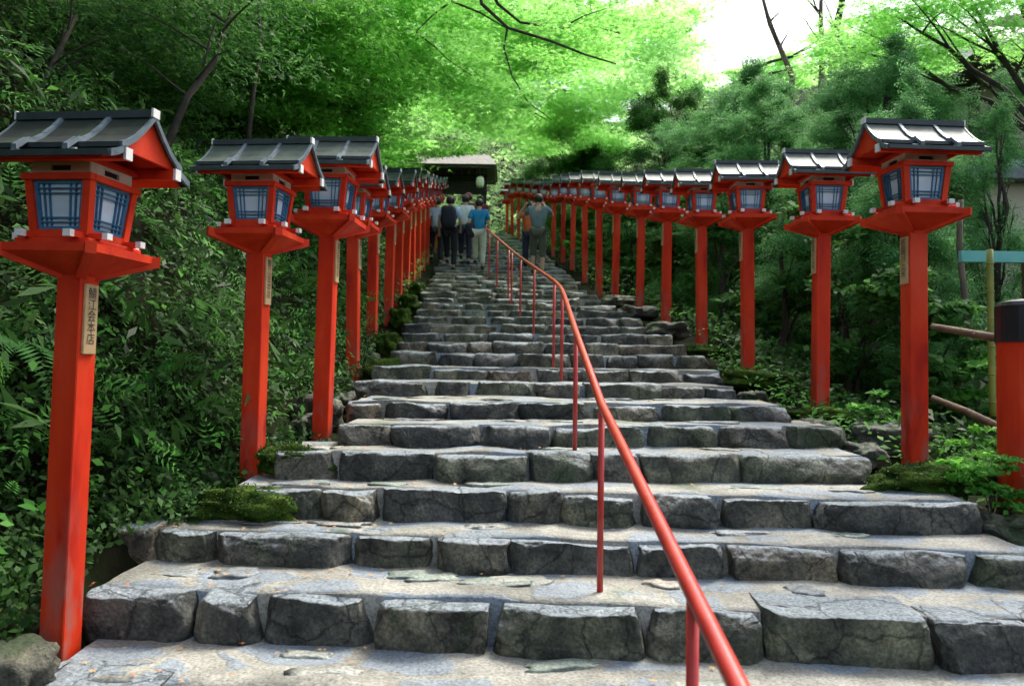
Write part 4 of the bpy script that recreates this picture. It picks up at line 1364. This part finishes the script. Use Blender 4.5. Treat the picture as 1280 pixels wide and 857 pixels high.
sh = [(3.3, 6.3, .6, 1.5, 3000, 'lf_dark', 'dark shrub behind the nearest right lantern post'), (3.1, 7.2, .7, 1.9, 3400, 'lf_dark', 'dark shrub between the first and second right lantern posts'),
      (3.2, 9.2, .9, 2.2, 3800, 'lf_dark', 'dark shrub between the second and third right lantern posts'), (3.0, 11.2, .9, 2.2, 3400, 'lf_dark', 'dark shrub behind the fourth right lantern post'),
      (2.7, 13.2, .9, 2.2, 3000, 'lf_dark', 'dark shrub behind the fifth and sixth right lantern posts'), (2.4, 15.6, .9, 2.0, 2800, 'lf_dark', 'dark shrub behind the seventh right lantern post'),
      (2.1, 18.2, .8, 1.6, 2200, 'lf_shrub', 'bright green shrub behind the middle right lantern posts'), (1.7, 21.5, .7, 1.3, 1800, 'lf_shrub', 'light green shrub near the grey shirted person'),
      (3.95, 6.1, .6, .95, 2600, 'lf_shrub', 'bright green shrub behind the bamboo pole'), (4.9, 6.4, .7, .35, 1400, 'lf_shrub', 'light green shrub below the turquoise rail'),
      (5.0, 11, 1.3, 3.0, 3400, 'lf_dark', 'dark shrub between the cedars on the right'), (4.2, 14, 1.3, 3.0, 3000, 'lf_dark', 'deep shade shrub under the cedars'),
      (3.4, 21, 1.4, 2.6, 2600, 'lf_dark', 'dark shrub under the far cedars'), (6.4, 12, 1.6, 2.6, 3200, 'lf_shrub', 'leafy shrub before the cream wall')]
for x, y, r, h, n, mat, lab in sh:
    shrub(lab, x, y, r, h, n, mat, (.06, .12) if y < 12 else (.1, .18))
# seedling sprigs at near right
shrub('low leafy plant with small white flecked leaves at the foot of the black capped post', 2.75, 3.85, .22, .42, 520, 'lf_shrub', (.035, .07), z=.38)
shrub('leafy plant spilling over the step end left of the black capped post', 2.44, 3.98, .22, .30, 800, 'lf_shrub', (.03, .06), z=.42)
shrub('low dark green plant on the step corner below the nearest right lantern post', 2.30, 4.12, .20, .16, 500, 'lf_mid', (.03, .06), z=.50)
shrub('dark leafy tuft beside the foot of the nearest right lantern post', 2.62, 4.25, .22, .34, 500, 'lf_mid', (.03, .06), z=.45)
shrub('leafy plant between the nearest and second right lantern posts', 2.45, 5.15, .22, .35, 420, 'lf_shrub', (.04, .075))
# thin trunks on the right
for i, (px, y0, y1, Y, r_, lab) in enumerate([(1085, 470, 225, 8.5, .05, 'thin brown trunk between the first and second right lanterns'), (1195, 470, 250, 6.5, .035, 'thin brown trunk just right of the nearest right lantern'),
                                              (985, 420, 240, 11, .05, 'thin pale trunk left of the second right lantern')]):
    a = at(px, y0, Y); b_ = at(px + 6, y1, Y)
    a.z = gz(a.x, Y) - .1
    o = empty('bare_tree', a)
    MB().tube(curve_pts((0, 0, 0), b_ - a, (.08, 0, 0), 6), [r_ * (1.1 - .5 * k / 6) for k in range(7)], 8).build('trunk', M['bark_pale'], o, smooth=True)
    tag(o, lab, 'tree', GT)
# bare trunks against the sky
for pts, r_, lab in [([(990, 95, 24), (975, 60, 24), (962, 30, 24), (954, 0, 24), (950, -40, 24)], .085, 'bare thin leaning trunk against the white sky'),
                     ([(1026, 130, 24), (1028, 60, 24), (1026, 20, 24), (1027, -60, 24)], .10, 'pale straight trunk right of the bare leaning one against the sky'),
                     ([(1040, 110, 24), (1044, 40, 24), (1052, 5, 24), (1060, -60, 24)], .16, 'darkest thick trunk at the right end of the sky gap')]:
    P_ = [at(*q) for q in pts]
    g_ = P_[0].copy(); g_.z = gz(g_.x, 24) - .2
    o = empty('bare_tree', g_)
    PP = [g_] + P_
    bt = MB().tube([q - g_ for q in PP], [r_ * (1.2 - .75 * k / (len(PP) - 1)) for k in range(len(PP))], 8)
    bt.build('trunk', M['bark_pale'] if r_ < .15 else M['bark'], o, smooth=True)
    lb = MB()
    for q in range(5):
        a = PP[2 + q % (len(PP) - 2)] - g_
        lb.tube(curve_pts(a, a + Vector((random.uniform(-1.2, 1.2), random.uniform(-.5, .5), random.uniform(.5, 1.6))), (0, 0, .1), 5), [.04, .032, .025, .018, .012, .006], 5, cap=False)
    lb.build('limbs', M['bark'], o, smooth=True)
    tag(o, lab, 'tree', GT)
for pts, r_, lab in [([(8, 300, 4.6), (30, 150, 5.0), (75, 62, 5.2), (95, 20, 5.3)], .035, 'slender leaning trunk above the roof of the nearest left lantern'),
                     ([(205, 190, 5.4), (235, 120, 5.6), (268, 78, 5.7), (290, 10, 5.8)], .04, 'leaning brown trunk between the two nearest left lantern roofs'),
                     ([(310, 175, 7.0), (316, 120, 7.1), (326, 60, 7.2), (322, -20, 7.3)], .035, 'thin upright trunk above the second left lantern'),
                     ([(470, 210, 11.5), (462, 140, 11.6), (455, 60, 11.8), (462, -20, 12)], .08, 'dark trunk rising behind the left lantern row')]:
    P_ = [at(*q) for q in pts]
    o = empty('slender_tree', P_[0])
    r_ *= .62
    MB().tube([q - P_[0] for q in P_], [r_ * (1.2 - .6 * k / 3) for k in range(4)], 8).build('trunk', M['bark'], o, smooth=True)
    lb = MB()
    for q in range(6):
        a = P_[1].lerp(P_[3], q / 6) - P_[0]
        lb.tube(curve_pts(a, a + Vector((random.uniform(-.7, .7), random.uniform(-.4, .2), random.uniform(.1, .5))), (0, 0, .1), 5), [r_ * f_ for f_ in (.4, .34, .28, .2, .14, .08)], 5, cap=False)
    lb.build('limbs', M['bark'], o, smooth=True)
    tag(o, lab, 'tree', GT)
# light green foliage top right with bough
tree('maple_tree', 'light green maple boughs hanging into the top right corner', 'maple', GT,
     (7.6, 9.0, gz(7.6, 9.0)), (5.6, 9.6, 7.6), .15,
     [cl(1120, 20, 10, .8, .8, .25, 2600), cl(1210, 15, 9.5, .9, .8, .25, 2800), cl(1280, 30, 9, .9, .8, .3, 2400), cl(1060, 60, 11, .6, .8, .3, 1800), cl(1180, -30, 9.5, 1.2, .9, .3, 3000), cl(1180, 65, 10.5, .7, .6, .2, 1500)],
     'lf_maple', (.06, .10), MAPLE, (0, -.2, 1), .35, lean=(.2, 0, .4))

# ------------------------------------------------------------------ far forest
arr = []
C = []
for _ in range(26000):
    y = random.uniform(34, 110) if random.random() < .6 else random.uniform(34, 60)
    x = random.uniform(-.75, .8) * y * 1.0
    z = terrain(x, y) + abs(mn.noise(Vector((x * .25, y * .25, 0)))) * 6 + random.uniform(0, 3.0)
    if x > 8 and y < 60: z -= 1.5
    C.append((x, y, z))
C = np.array(C)
S = rng.uniform(.5, 1.0, len(C)) * (C[:, 1] / 60) ** .5
arr.append(leaf_arrays(C, S, TRIL, (0, -.7, .8), .5))
o = link('far_forest', leaf_mesh('far_forest', arr), M['lf_far'])
tag(o, 'distant sunlit green forest on the hill beyond the gate', 'forest', kind='stuff')
C = []
for _ in range(20000):
    y = random.uniform(4, 34); x = lerp(XL, y) - random.uniform(4.5, 16)
    C.append((x, y, terrain(x, y) + random.uniform(0, 2.2)))
for _ in range(14000):
    y = random.uniform(14, 40); x = lerp(XR, y) + random.uniform(4.0, 22)
    C.append((x, y, terrain(x, y) + random.uniform(0, 2.5)))
C = np.array(C)
o = link('woodland_undergrowth', leaf_mesh('woodland_undergrowth', [leaf_arrays(C, rng.uniform(.16, .34, len(C)), TRIL, (0, -.5, .8), .5)]), M['lf_mid'])
tag(o, 'mass of leafy undergrowth filling the wood behind the trees', 'undergrowth', kind='stuff')

# ------------------------------------------------------------------ gate at the top
gt = empty('shrine_gate', (-3.3, 34, 6.2))
gt.scale = (.88, 1, .86)
M['gate_wood'] = surf('dark_gate_wood', [(.3, (.018, .014, .012)), (.7, (.05, .04, .034))], 8, .6, .2)
M['gate_roof'] = surf('grey_bark_roof', [(.3, (.17, .15, .14)), (.7, (.30, .27, .25))], 6, .8, .3, 30)
MB().hexa([(-3.2, -1.6, 4.05), (2.9, -1.6, 4.05), (2.9, 1.6, 4.05), (-3.2, 1.6, 4.05), (-2.8, -.15, 4.95), (2.5, -.15, 4.95), (2.5, .15, 4.95), (-2.8, .15, 4.95)]).build('roof', M['gate_roof'], gt)
MB().box(-3.1, 2.8, -1.5, 1.5, 3.90, 4.045).build('eaves', M['gate_wood'], gt)
MB().box(-2.6, 2.4, -.15, .15, 3.0, 3.6).build('lintel', M['gate_wood'], gt)
MB().box(-2.6, 2.4, -.2, .2, 3.62, 3.89).build('beam', M['gate_wood'], gt)
for x_ in (-2.4, -.8, 2.25):
    MB().box(x_ - .13, x_ + .13, -.13, .13, -.3, 2.99).build('pillar', M['gate_wood'], gt)
for k in range(14):
    x_ = -2.4 + k * .36
    MB().box(x_ - .04, x_ + .04, -1.1, -.9, 3.7, 3.895).build('rafter', M['gate_wood'], gt)
tag(gt, 'dark wooden shrine gate with a grey roof at the top of the steps', 'gate')
p = at(600, 228, 32.6)
pl = empty('paper_lantern', p)
b = MB(); n = 10
b.tube([(0, 0, -.22), (0, 0, -.20), (0, 0, -.1), (0, 0, 0), (0, 0, .1), (0, 0, .20), (0, 0, .22)], [.10, .14, .17, .175, .17, .14, .10], 16)
b.build('shade', M['white_tip'], pl, smooth=True)
MB().tube([(0, 0, .22), (0, 0, .28)], .10, 12).build('cap', M['black'], pl)
MB().tube([(0, 0, .28), (0, 0, .7)], .02, 6).build('cord', M['black'], pl)
tag(pl, 'white paper lantern hanging under the gate roof', 'lantern')

# ------------------------------------------------------------------ house at right
hs = empty('house', (9.6, 14.0, gz(9.6, 14)))
M['plaster'] = surf('cream_plaster', [(.3, (.52, .46, .34)), (.7, (.62, .56, .43))], 3, .85, .1)
M['tile'] = surf('grey_roof_tile', [(.3, (.10, .105, .12)), (.7, (.22, .22, .24))], 12, .5, .1)
M['brown'] = surf('brown_timber', [(.3, (.05, .028, .018)), (.7, (.10, .055, .035))], 8, .6)
M['teal'] = surf('turquoise_sheet', [(.3, (.10, .42, .38)), (.7, (.18, .52, .47))], 8, .5)
hz = hs.location.z
ze = 6.5 - hz
MB().box(-1.4, 5, .0, 7, -1.5, ze).build('wall', M['plaster'], hs)
rf = MB(); rf.hexa([(-2.0, -1.3, ze - .05), (6, -1.3, ze - .05), (6, 8.2, ze - .05), (-2.0, 8.2, ze - .05), (-.2, 3.3, ze + 2.3), (6, 3.3, ze + 2.3), (6, 3.6, ze + 2.3), (-.2, 3.6, ze + 2.3)])
ro = rf.build('roof', M['tile'], hs)
tl = MB()
for k in range(27):
    x_ = -1.9 + k * .3
    f_ = min(1, (x_ + 2.0) / 1.8)
    tl.tube([(x_, -1.34, ze - .0), (x_, -1.34 + 4.55 * f_, ze + 2.33 * f_)], .075, 8)
tl.build('tile_rows', M['tile'], ro, smooth=True)
MB().box(-1.9, 5.9, -1.25, -.0, ze - .16, ze - .052).build('eaves', M['brown'], hs)
for x_ in (-1.3, 1.2, 3.6):
    MB().box(x_ - .09, x_ + .09, -.08, -.001, -1.2, ze - .17).build('timber', M['brown'], hs)
for x_ in (-.1, 2.4):
    w_ = MB(); w_.box(x_ - .7, x_ + .7, -.05, -.001, ze - 2.6, ze - 1.4).build('window', M['brown'], hs)
    kk = [o for o in bpy.data.objects if o.parent == hs][-1]
    MB().box(x_ - .62, x_ + .62, -.06, -.051, ze - 2.52, ze - 1.48).build('pane', M['glass'], kk)
tag(hs, 'cream walled house with a grey tiled roof behind the trees at right', 'house')
fr = empty('turquoise_fence', (3.22, 5.6, gz(3.22, 5.6)))
fz = fr.location.z
zt_ = at(1240, 314, 5.6).z - fz
MB().box(0, 2.6, -.02, .02, zt_ - .08, zt_).build('panel', M['teal'], fr)
for x_ in (.5, 1.2, 1.9, 2.55):
    MB().box(x_ - .02, x_ + .02, .022, .06, -.4, zt_ - .01).build('post', M['brown'], fr)
tag(fr, 'turquoise railing in front of the low cream building', 'fence')
ob = empty('outbuilding', (6.9, 9.4, gz(6.9, 9.4)))
oz = ob.location.z
zt_ = at(1230, 228, 9).z - oz
MB().box(-1.5, 2.6, -.4, 2.5, -1, zt_).build('wall', M['plaster'], ob)
MB().box(-1.7, 2.8, -.62, 2.7, zt_ + .002, zt_ + .12).build('roof', M['tile'], ob)
zb_ = at(1230, 303, 9).z - oz
MB().box(-1.55, 2.6, -.46, -.402, zb_ - .12, zb_).build('fascia', M['black'], ob)
MB().box(-.6, .3, -.44, -.402, zb_ - 1.0, zb_ - .3).build('window', M['brown'], ob)
tag(ob, 'low cream plastered building behind the turquoise railing at the right edge', 'building')


# ------------------------------------------------------------------ people
def skin_mesh(name, verts, edges, radii, sub=2):
    me = bpy.data.meshes.new(name)
    me.from_pydata([tuple(v) for v in verts], edges, [])
    o = bpy.data.objects.new('tmp', me); COL.objects.link(o)
    md = o.modifiers.new('s', 'SKIN'); md.use_smooth_shade = True
    for i, r_ in enumerate(radii):
        sv = me.skin_vertices[0].data[i]
        sv.radius = r_ if hasattr(r_, '__len__') else (r_, r_)
    me.skin_vertices[0].data[0].use_root = True
    ms = o.modifiers.new('u', 'SUBSURF'); ms.levels = sub; ms.render_levels = sub
    dg = bpy.context.evaluated_depsgraph_get()
    out = bpy.data.meshes.new_from_object(o.evaluated_get(dg))
    out.name = name
    bpy.data.objects.remove(o)
    out.materials.clear()
    return out


M['skin'] = surf('skin', [(.3, (.42, .26, .18)), (.7, (.52, .34, .24))], 10, .55)
M['hair'] = surf('black_hair', [(.3, (.012, .010, .009)), (.7, (.03, .025, .022))], 30, .45)


def cloth(name, c):
    if name in M: return M[name]
    M[name] = surf(name, [(.3, tuple(v * .8 for v in c)), (.7, tuple(min(1, v * 1.15) for v in c))], 9, .85, .25, 25)
    return M[name]


def person(lab, x, y, z, h, rz, shirt, pants, bag=None, step=.16, hat=None, arms='down', shorts=False, dress_len=.0, hair='short'):
    t_ = empty('person', (x, y, z), rz)
    k_ = h / 1.7
    # +y is forward
    hipL, hipR = Vector((-.095, 0, .88)), Vector((.095, 0, .88))
    kneeL, ankL = Vector((-.10, .10 + step * .5, .50 + step * .4)), Vector((-.10, .06 + step * .8, .09 + step))
    toeL = ankL + Vector((0, .17, -.05))
    kneeR, ankR = Vector((.10, .03, .47)), Vector((.10, -.06, .08)); toeR = ankR + Vector((0, .17, -.05))
    pel, wst, chs, nck, hd, crn = Vector((0, 0, .93)), Vector((0, .0, 1.08)), Vector((0, .01, 1.28)), Vector((0, .02, 1.44)), Vector((0, .035, 1.54)), Vector((0, .03, 1.64))
    shL, shR = Vector((-.175, 0, 1.37)), Vector((.175, 0, 1.37))
    if arms == 'down':
        elL, haL = Vector((-.235, -.03, 1.10)), Vector((-.24, .09, .88)); elR, haR = Vector((.235, -.06, 1.10)), Vector((.25, .04, .87))
    elif arms == 'swing':
        elL, haL = Vector((-.23, -.10, 1.12)), Vector((-.24, -.02, .90)); elR, haR = Vector((.23, .03, 1.11)), Vector((.20, .20, .98))
    else:
        elL, haL = Vector((-.30, .16, 1.26)), Vector((-.12, .27, 1.50)); elR, haR = Vector((.30, .16, 1.26)), Vector((.12, .27, 1.50))
    V_ = [pel, wst, chs, nck, hd, crn, hipL, kneeL, ankL, toeL, hipR, kneeR, ankR, toeR, shL, elL, haL, shR, elR, haR]
    E = [(0, 1), (1, 2), (2, 3), (3, 4), (4, 5), (0, 6), (6, 7), (7, 8), (8, 9), (0, 10), (10, 11), (11, 12), (12, 13), (2, 14), (14, 15), (15, 16), (2, 17), (17, 18), (18, 19)]
    Rr = [(.13, .09), (.12, .085), (.13, .095), (.05, .05), (.085, .095), (.07, .08), .085, .055, .036, .03, .085, .055, .036, .03, .055, .038, .027, .055, .038, .027]
    # palms with five short fingers each
    for hi, el, sx in ((16, elL, -1), (19, elR, 1)):
        d = (V_[hi] - el).normalized()
        base_i = len(V_)
        palm = V_[hi] + d * .06
        V_.append(palm); Rr.append((.032, .016)); E.append((hi, base_i))
        sd = Vector((0, 1, 0)).cross(d)
        if sd.length < .1: sd = Vector((1, 0, 0)).cross(d)
        sd.normalize()
        for f in range(4):
            q = palm + sd * (f - 1.5) * .018 + d * (.075 - abs(f - 1.2) * .008)
            V_.append(q); Rr.append(.0085); E.append((base_i, len(V_) - 1))
        V_.append(palm + sd * .045 + d * .01); Rr.append(.010); E.append((base_i, len(V_) - 1))
    V_ = [v * k_ for v in V_]
    Rr = [tuple(c * k_ for c in r_) if hasattr(r_, '__len__') else r_ * k_ for r_ in Rr]
    body = skin_mesh('body', V_, E, Rr, 2)
    link('body', body, M['skin'], t_)
    # shirt
    sv = [pel + Vector((0, 0, -.03 - dress_len)), wst, chs, nck - Vector((0, 0, .05)), shL, shL.lerp(elL, .8), shR, shR.lerp(elR, .8)]
    se = [(0, 1), (1, 2), (2, 3), (2, 4), (4, 5), (2, 6), (6, 7)]
    sr = [(.165, .125), (.150, .112), (.160, .118), (.075, .07), .078, .062, .078, .062]
    link('shirt', skin_mesh('shirt', [v * k_ for v in sv], se, [tuple(c * k_ for c in r_) if hasattr(r_, '__len__') else r_ * k_ for r_ in sr], 2), cloth(*shirt), t_)
    # trousers
    ft = .35 if shorts else .92
    pv = [pel, hipL, kneeL, kneeL.lerp(ankL, ft), hipR, kneeR, kneeR.lerp(ankR, ft)]
    pr_ = [(.150, .112), .105, .078, .062, .105, .078, .062]
    link('trousers', skin_mesh('trousers', [v * k_ for v in pv], [(0, 1), (1, 2), (2, 3), (0, 4), (4, 5), (5, 6)], [tuple(c * k_ for c in r_) if hasattr(r_, '__len__') else r_ * k_ for r_ in pr_], 2), cloth(*pants), t_)
    # shoes
    for a, to in ((ankL, toeL), (ankR, toeR)):
        link('shoe', skin_mesh('shoe', [v * k_ for v in (a + Vector((0, -.05, -.04)), a + Vector((0, .05, -.035)), to)], [(0, 1), (1, 2)], [.045 * k_, .048 * k_, .036 * k_], 2), M['black'] if not shorts else M['hair'], t_)
    # hair
    bm = bmesh.new(); bmesh.ops.create_icosphere(bm, subdivisions=3, radius=1)
    for v in bm.verts:
        c = v.co
        w = 1 + mn.noise(c * 3 + Vector((x, y, 0))) * .08
        v.co = Vector((c.x * .100 * w, c.y * .112 * w, c.z * (.105 if c.z > 0 else (.11 if hair == 'short' else .2)) * w)) * k_
        if c.y > .35 and c.z < .35: v.co.y = .035 * k_
    hm = bpy.data.meshes.new('hair'); bm.to_mesh(hm); bm.free()
    hm.polygons.foreach_set('use_smooth', [True] * len(hm.polygons))
    ho = link('hair', hm, M['hair'], t_); ho.location = (hd + Vector((0, -.015, .055))) * k_
    # face: eyes, nose, mouth, ears (seen only when turned to the camera)
    for sx in (-1, 1):
        e = link('eye', pebble_mesh(.012 * k_, .008 * k_, .008 * k_, 1, 1, 0), M['hair'], t_); e.location = (hd + Vector((sx * .032, .098, .03))) * k_
        e = link('ear', pebble_mesh(.012 * k_, .02 * k_, .03 * k_, 1, 1, 0), M['skin'], t_); e.location = (hd + Vector((sx * .09, 0, .01))) * k_
    e = link('nose', pebble_mesh(.012 * k_, .02 * k_, .022 * k_, 1, 1, 0), M['skin'], t_); e.location = (hd + Vector((0, .104, .0))) * k_
    e = link('mouth', pebble_mesh(.022 * k_, .006 * k_, .005 * k_, 1, 1, 0), cloth('lip', (.35, .12, .10)), t_); e.location = (hd + Vector((0, .097, -.035))) * k_
    if hat:
        MB().tube([(0, 0, 0), (0, 0, .02), (0, 0, .09), (0, 0, .125)], [.12 * k_, .118 * k_, .105 * k_, .05 * k_], 18).build('cap', cloth(*hat), t_, smooth=True).location = (hd + Vector((0, 0, .06))) * k_
    if bag:
        nm, c, (bx, by, bz), (w_, d_, h_) = bag[:4]
        bo = link('backpack' if nm == 'pack' else 'bag', pebble_mesh(w_ * k_, d_ * k_, h_ * k_, 2, 3, .05, 4), cloth('bag_' + lab[:6], c), None)
        bo.location = Vector((x, y, z)) + (Matrix.Rotation(rz, 3, 'Z') @ (Vector((bx, by, bz)) * k_))
        bo.rotation_euler = (0, 0, rz)
        bo.name = 'backpack' if nm == 'pack' else 'shoulder_bag'
        tag(bo, bag[4] if len(bag) > 4 else nm, 'backpack' if nm == 'pack' else 'bag')
    tag(t_, lab, 'person', 'people on the upper steps')
    return t_


def person_at(lab, px, pyf, Y, h, rz, shirt, pants, bag=None, baglab=None, **kw):
    p_ = at(px, pyf, Y)
    # stand on the nearest step top
    best = max([s for s in steps if (s['zl'] + s['zr']) / 2 <= Y - .03], key=lambda s: s['T'])
    z_ = best['T']
    if bag: bag = bag + (baglab,)
    return person(lab, p_.x, Y, z_, h, rz, shirt, pants, bag, **kw)


print('PT', prof(16.5), at(598, 325, 16.2), at(672, 338, 16.2))
person_at('person in a bright blue shirt and cream trousers walking up', 598, 325, 16.3, 1.50, R(-3), ('blue_shirt', (.01, .20, .42)), ('cream_trousers', (.50, .52, .46)), ('bag', (.012, .014, .03), (-.20, -.05, .93), (.11, .10, .17)), 'dark shoulder bag carried by the person in the bright blue shirt', arms='swing', dress_len=.06, hair='short')
person_at('person in a light blue shirt carrying a large navy backpack', 562, 320, 16.6, 1.62, R(-6), ('light_blue_shirt', (.36, .50, .68)), ('black_trousers', (.012, .014, .022)), ('pack', (.008, .014, .038), (0, -.19, 1.18), (.17, .11, .25)), 'large navy backpack on the person in the light blue shirt', arms='swing', step=.20)
person_at('person in a striped grey shirt at the left edge of the group', 546, 312, 18.0, 1.60, R(12), ('grey_blue_shirt', (.38, .44, .52)), ('dark_trousers', (.02, .022, .03)), None, arms='swing')
person_at('person in a white shirt half hidden between the two blue shirts', 581, 308, 17.7, 1.60, R(0), ('white_shirt', (.62, .66, .66)), ('navy_trousers', (.015, .02, .04)), None, arms='down')
person_at('person with a pink cap farther up the steps', 585, 295, 20.0, 1.58, R(0), ('maroon_shirt', (.16, .03, .04)), ('grey_trousers', (.08, .08, .09)), None, hat=('pink_cap', (.40, .12, .18)))
person_at('person in a dark red top near the top of the steps', 600, 288, 21.5, 1.58, R(5), ('red_top', (.22, .03, .03)), ('brown_trousers', (.08, .05, .04)), None)
person_at('person in a grey shirt and long olive shorts photographing with raised arms', 672, 338, 15.8, 1.66, R(-4), ('grey_shirt', (.13, .19, .22)), ('olive_shorts', (.075, .085, .07)), None, arms='up', shorts=True, step=.02)
person_at('person in an orange top facing down the steps beside the photographing person', 662, 315, 17.6, 1.60, R(175), ('orange_top', (.62, .13, .03)), ('navy_trousers', (.015, .02, .04)), None, arms='up', step=.0)

# ------------------------------------------------------------------ light
w = bpy.data.worlds.new('World'); scn.world = w
w.use_nodes = True
nt = w.node_tree; nt.nodes.clear()
out = nt.nodes.new('ShaderNodeOutputWorld'); bg = nt.nodes.new('ShaderNodeBackground')
sky = nt.nodes.new('ShaderNodeTexSky'); sky.sky_type = 'NISHITA'; sky.sun_disc = False
SE, SA = 55, 38          # elevation; azimuth measured from +Y towards +X
sky.sun_elevation = R(SE); sky.sun_rotation = R(SA)
sky.dust_density = 4.0; sky.air_density = 1.2
hsv = nt.nodes.new('ShaderNodeHueSaturation'); hsv.inputs['Saturation'].default_value = .72; hsv.inputs['Value'].default_value = 1.15
nt.links.new(sky.outputs[0], hsv.inputs['Color']); nt.links.new(hsv.outputs[0], bg.inputs[0])
bg.inputs[1].default_value = .15
nt.links.new(bg.outputs[0], out.inputs[0])
sd = bpy.data.lights.new('sun', 'SUN'); sd.energy = 2.5; sd.angle = R(20); sd.color = (1, .96, .88)
so = bpy.data.objects.new('sun', sd); COL.objects.link(so)
d = Vector((math.sin(R(SA)) * math.cos(R(SE)), math.cos(R(SA)) * math.cos(R(SE)), math.sin(R(SE))))
so.rotation_euler = d.to_track_quat('Z', 'Y').to_euler()

scn.view_settings.view_transform = 'Standard'
scn.view_settings.look = 'None'
scn.view_settings.gamma = 1
scn.view_settings.use_curve_mapping = False
scn.view_settings.exposure = .95
scn.cycles.max_bounces = 6
scn.cycles.diffuse_bounces = 5
scn.cycles.adaptive_threshold = .03
scn.cycles.transmission_bounces = 4
scn.cycles.glossy_bounces = 2
scn.cycles.use_adaptive_sampling = True
scn.cycles.use_denoising = True
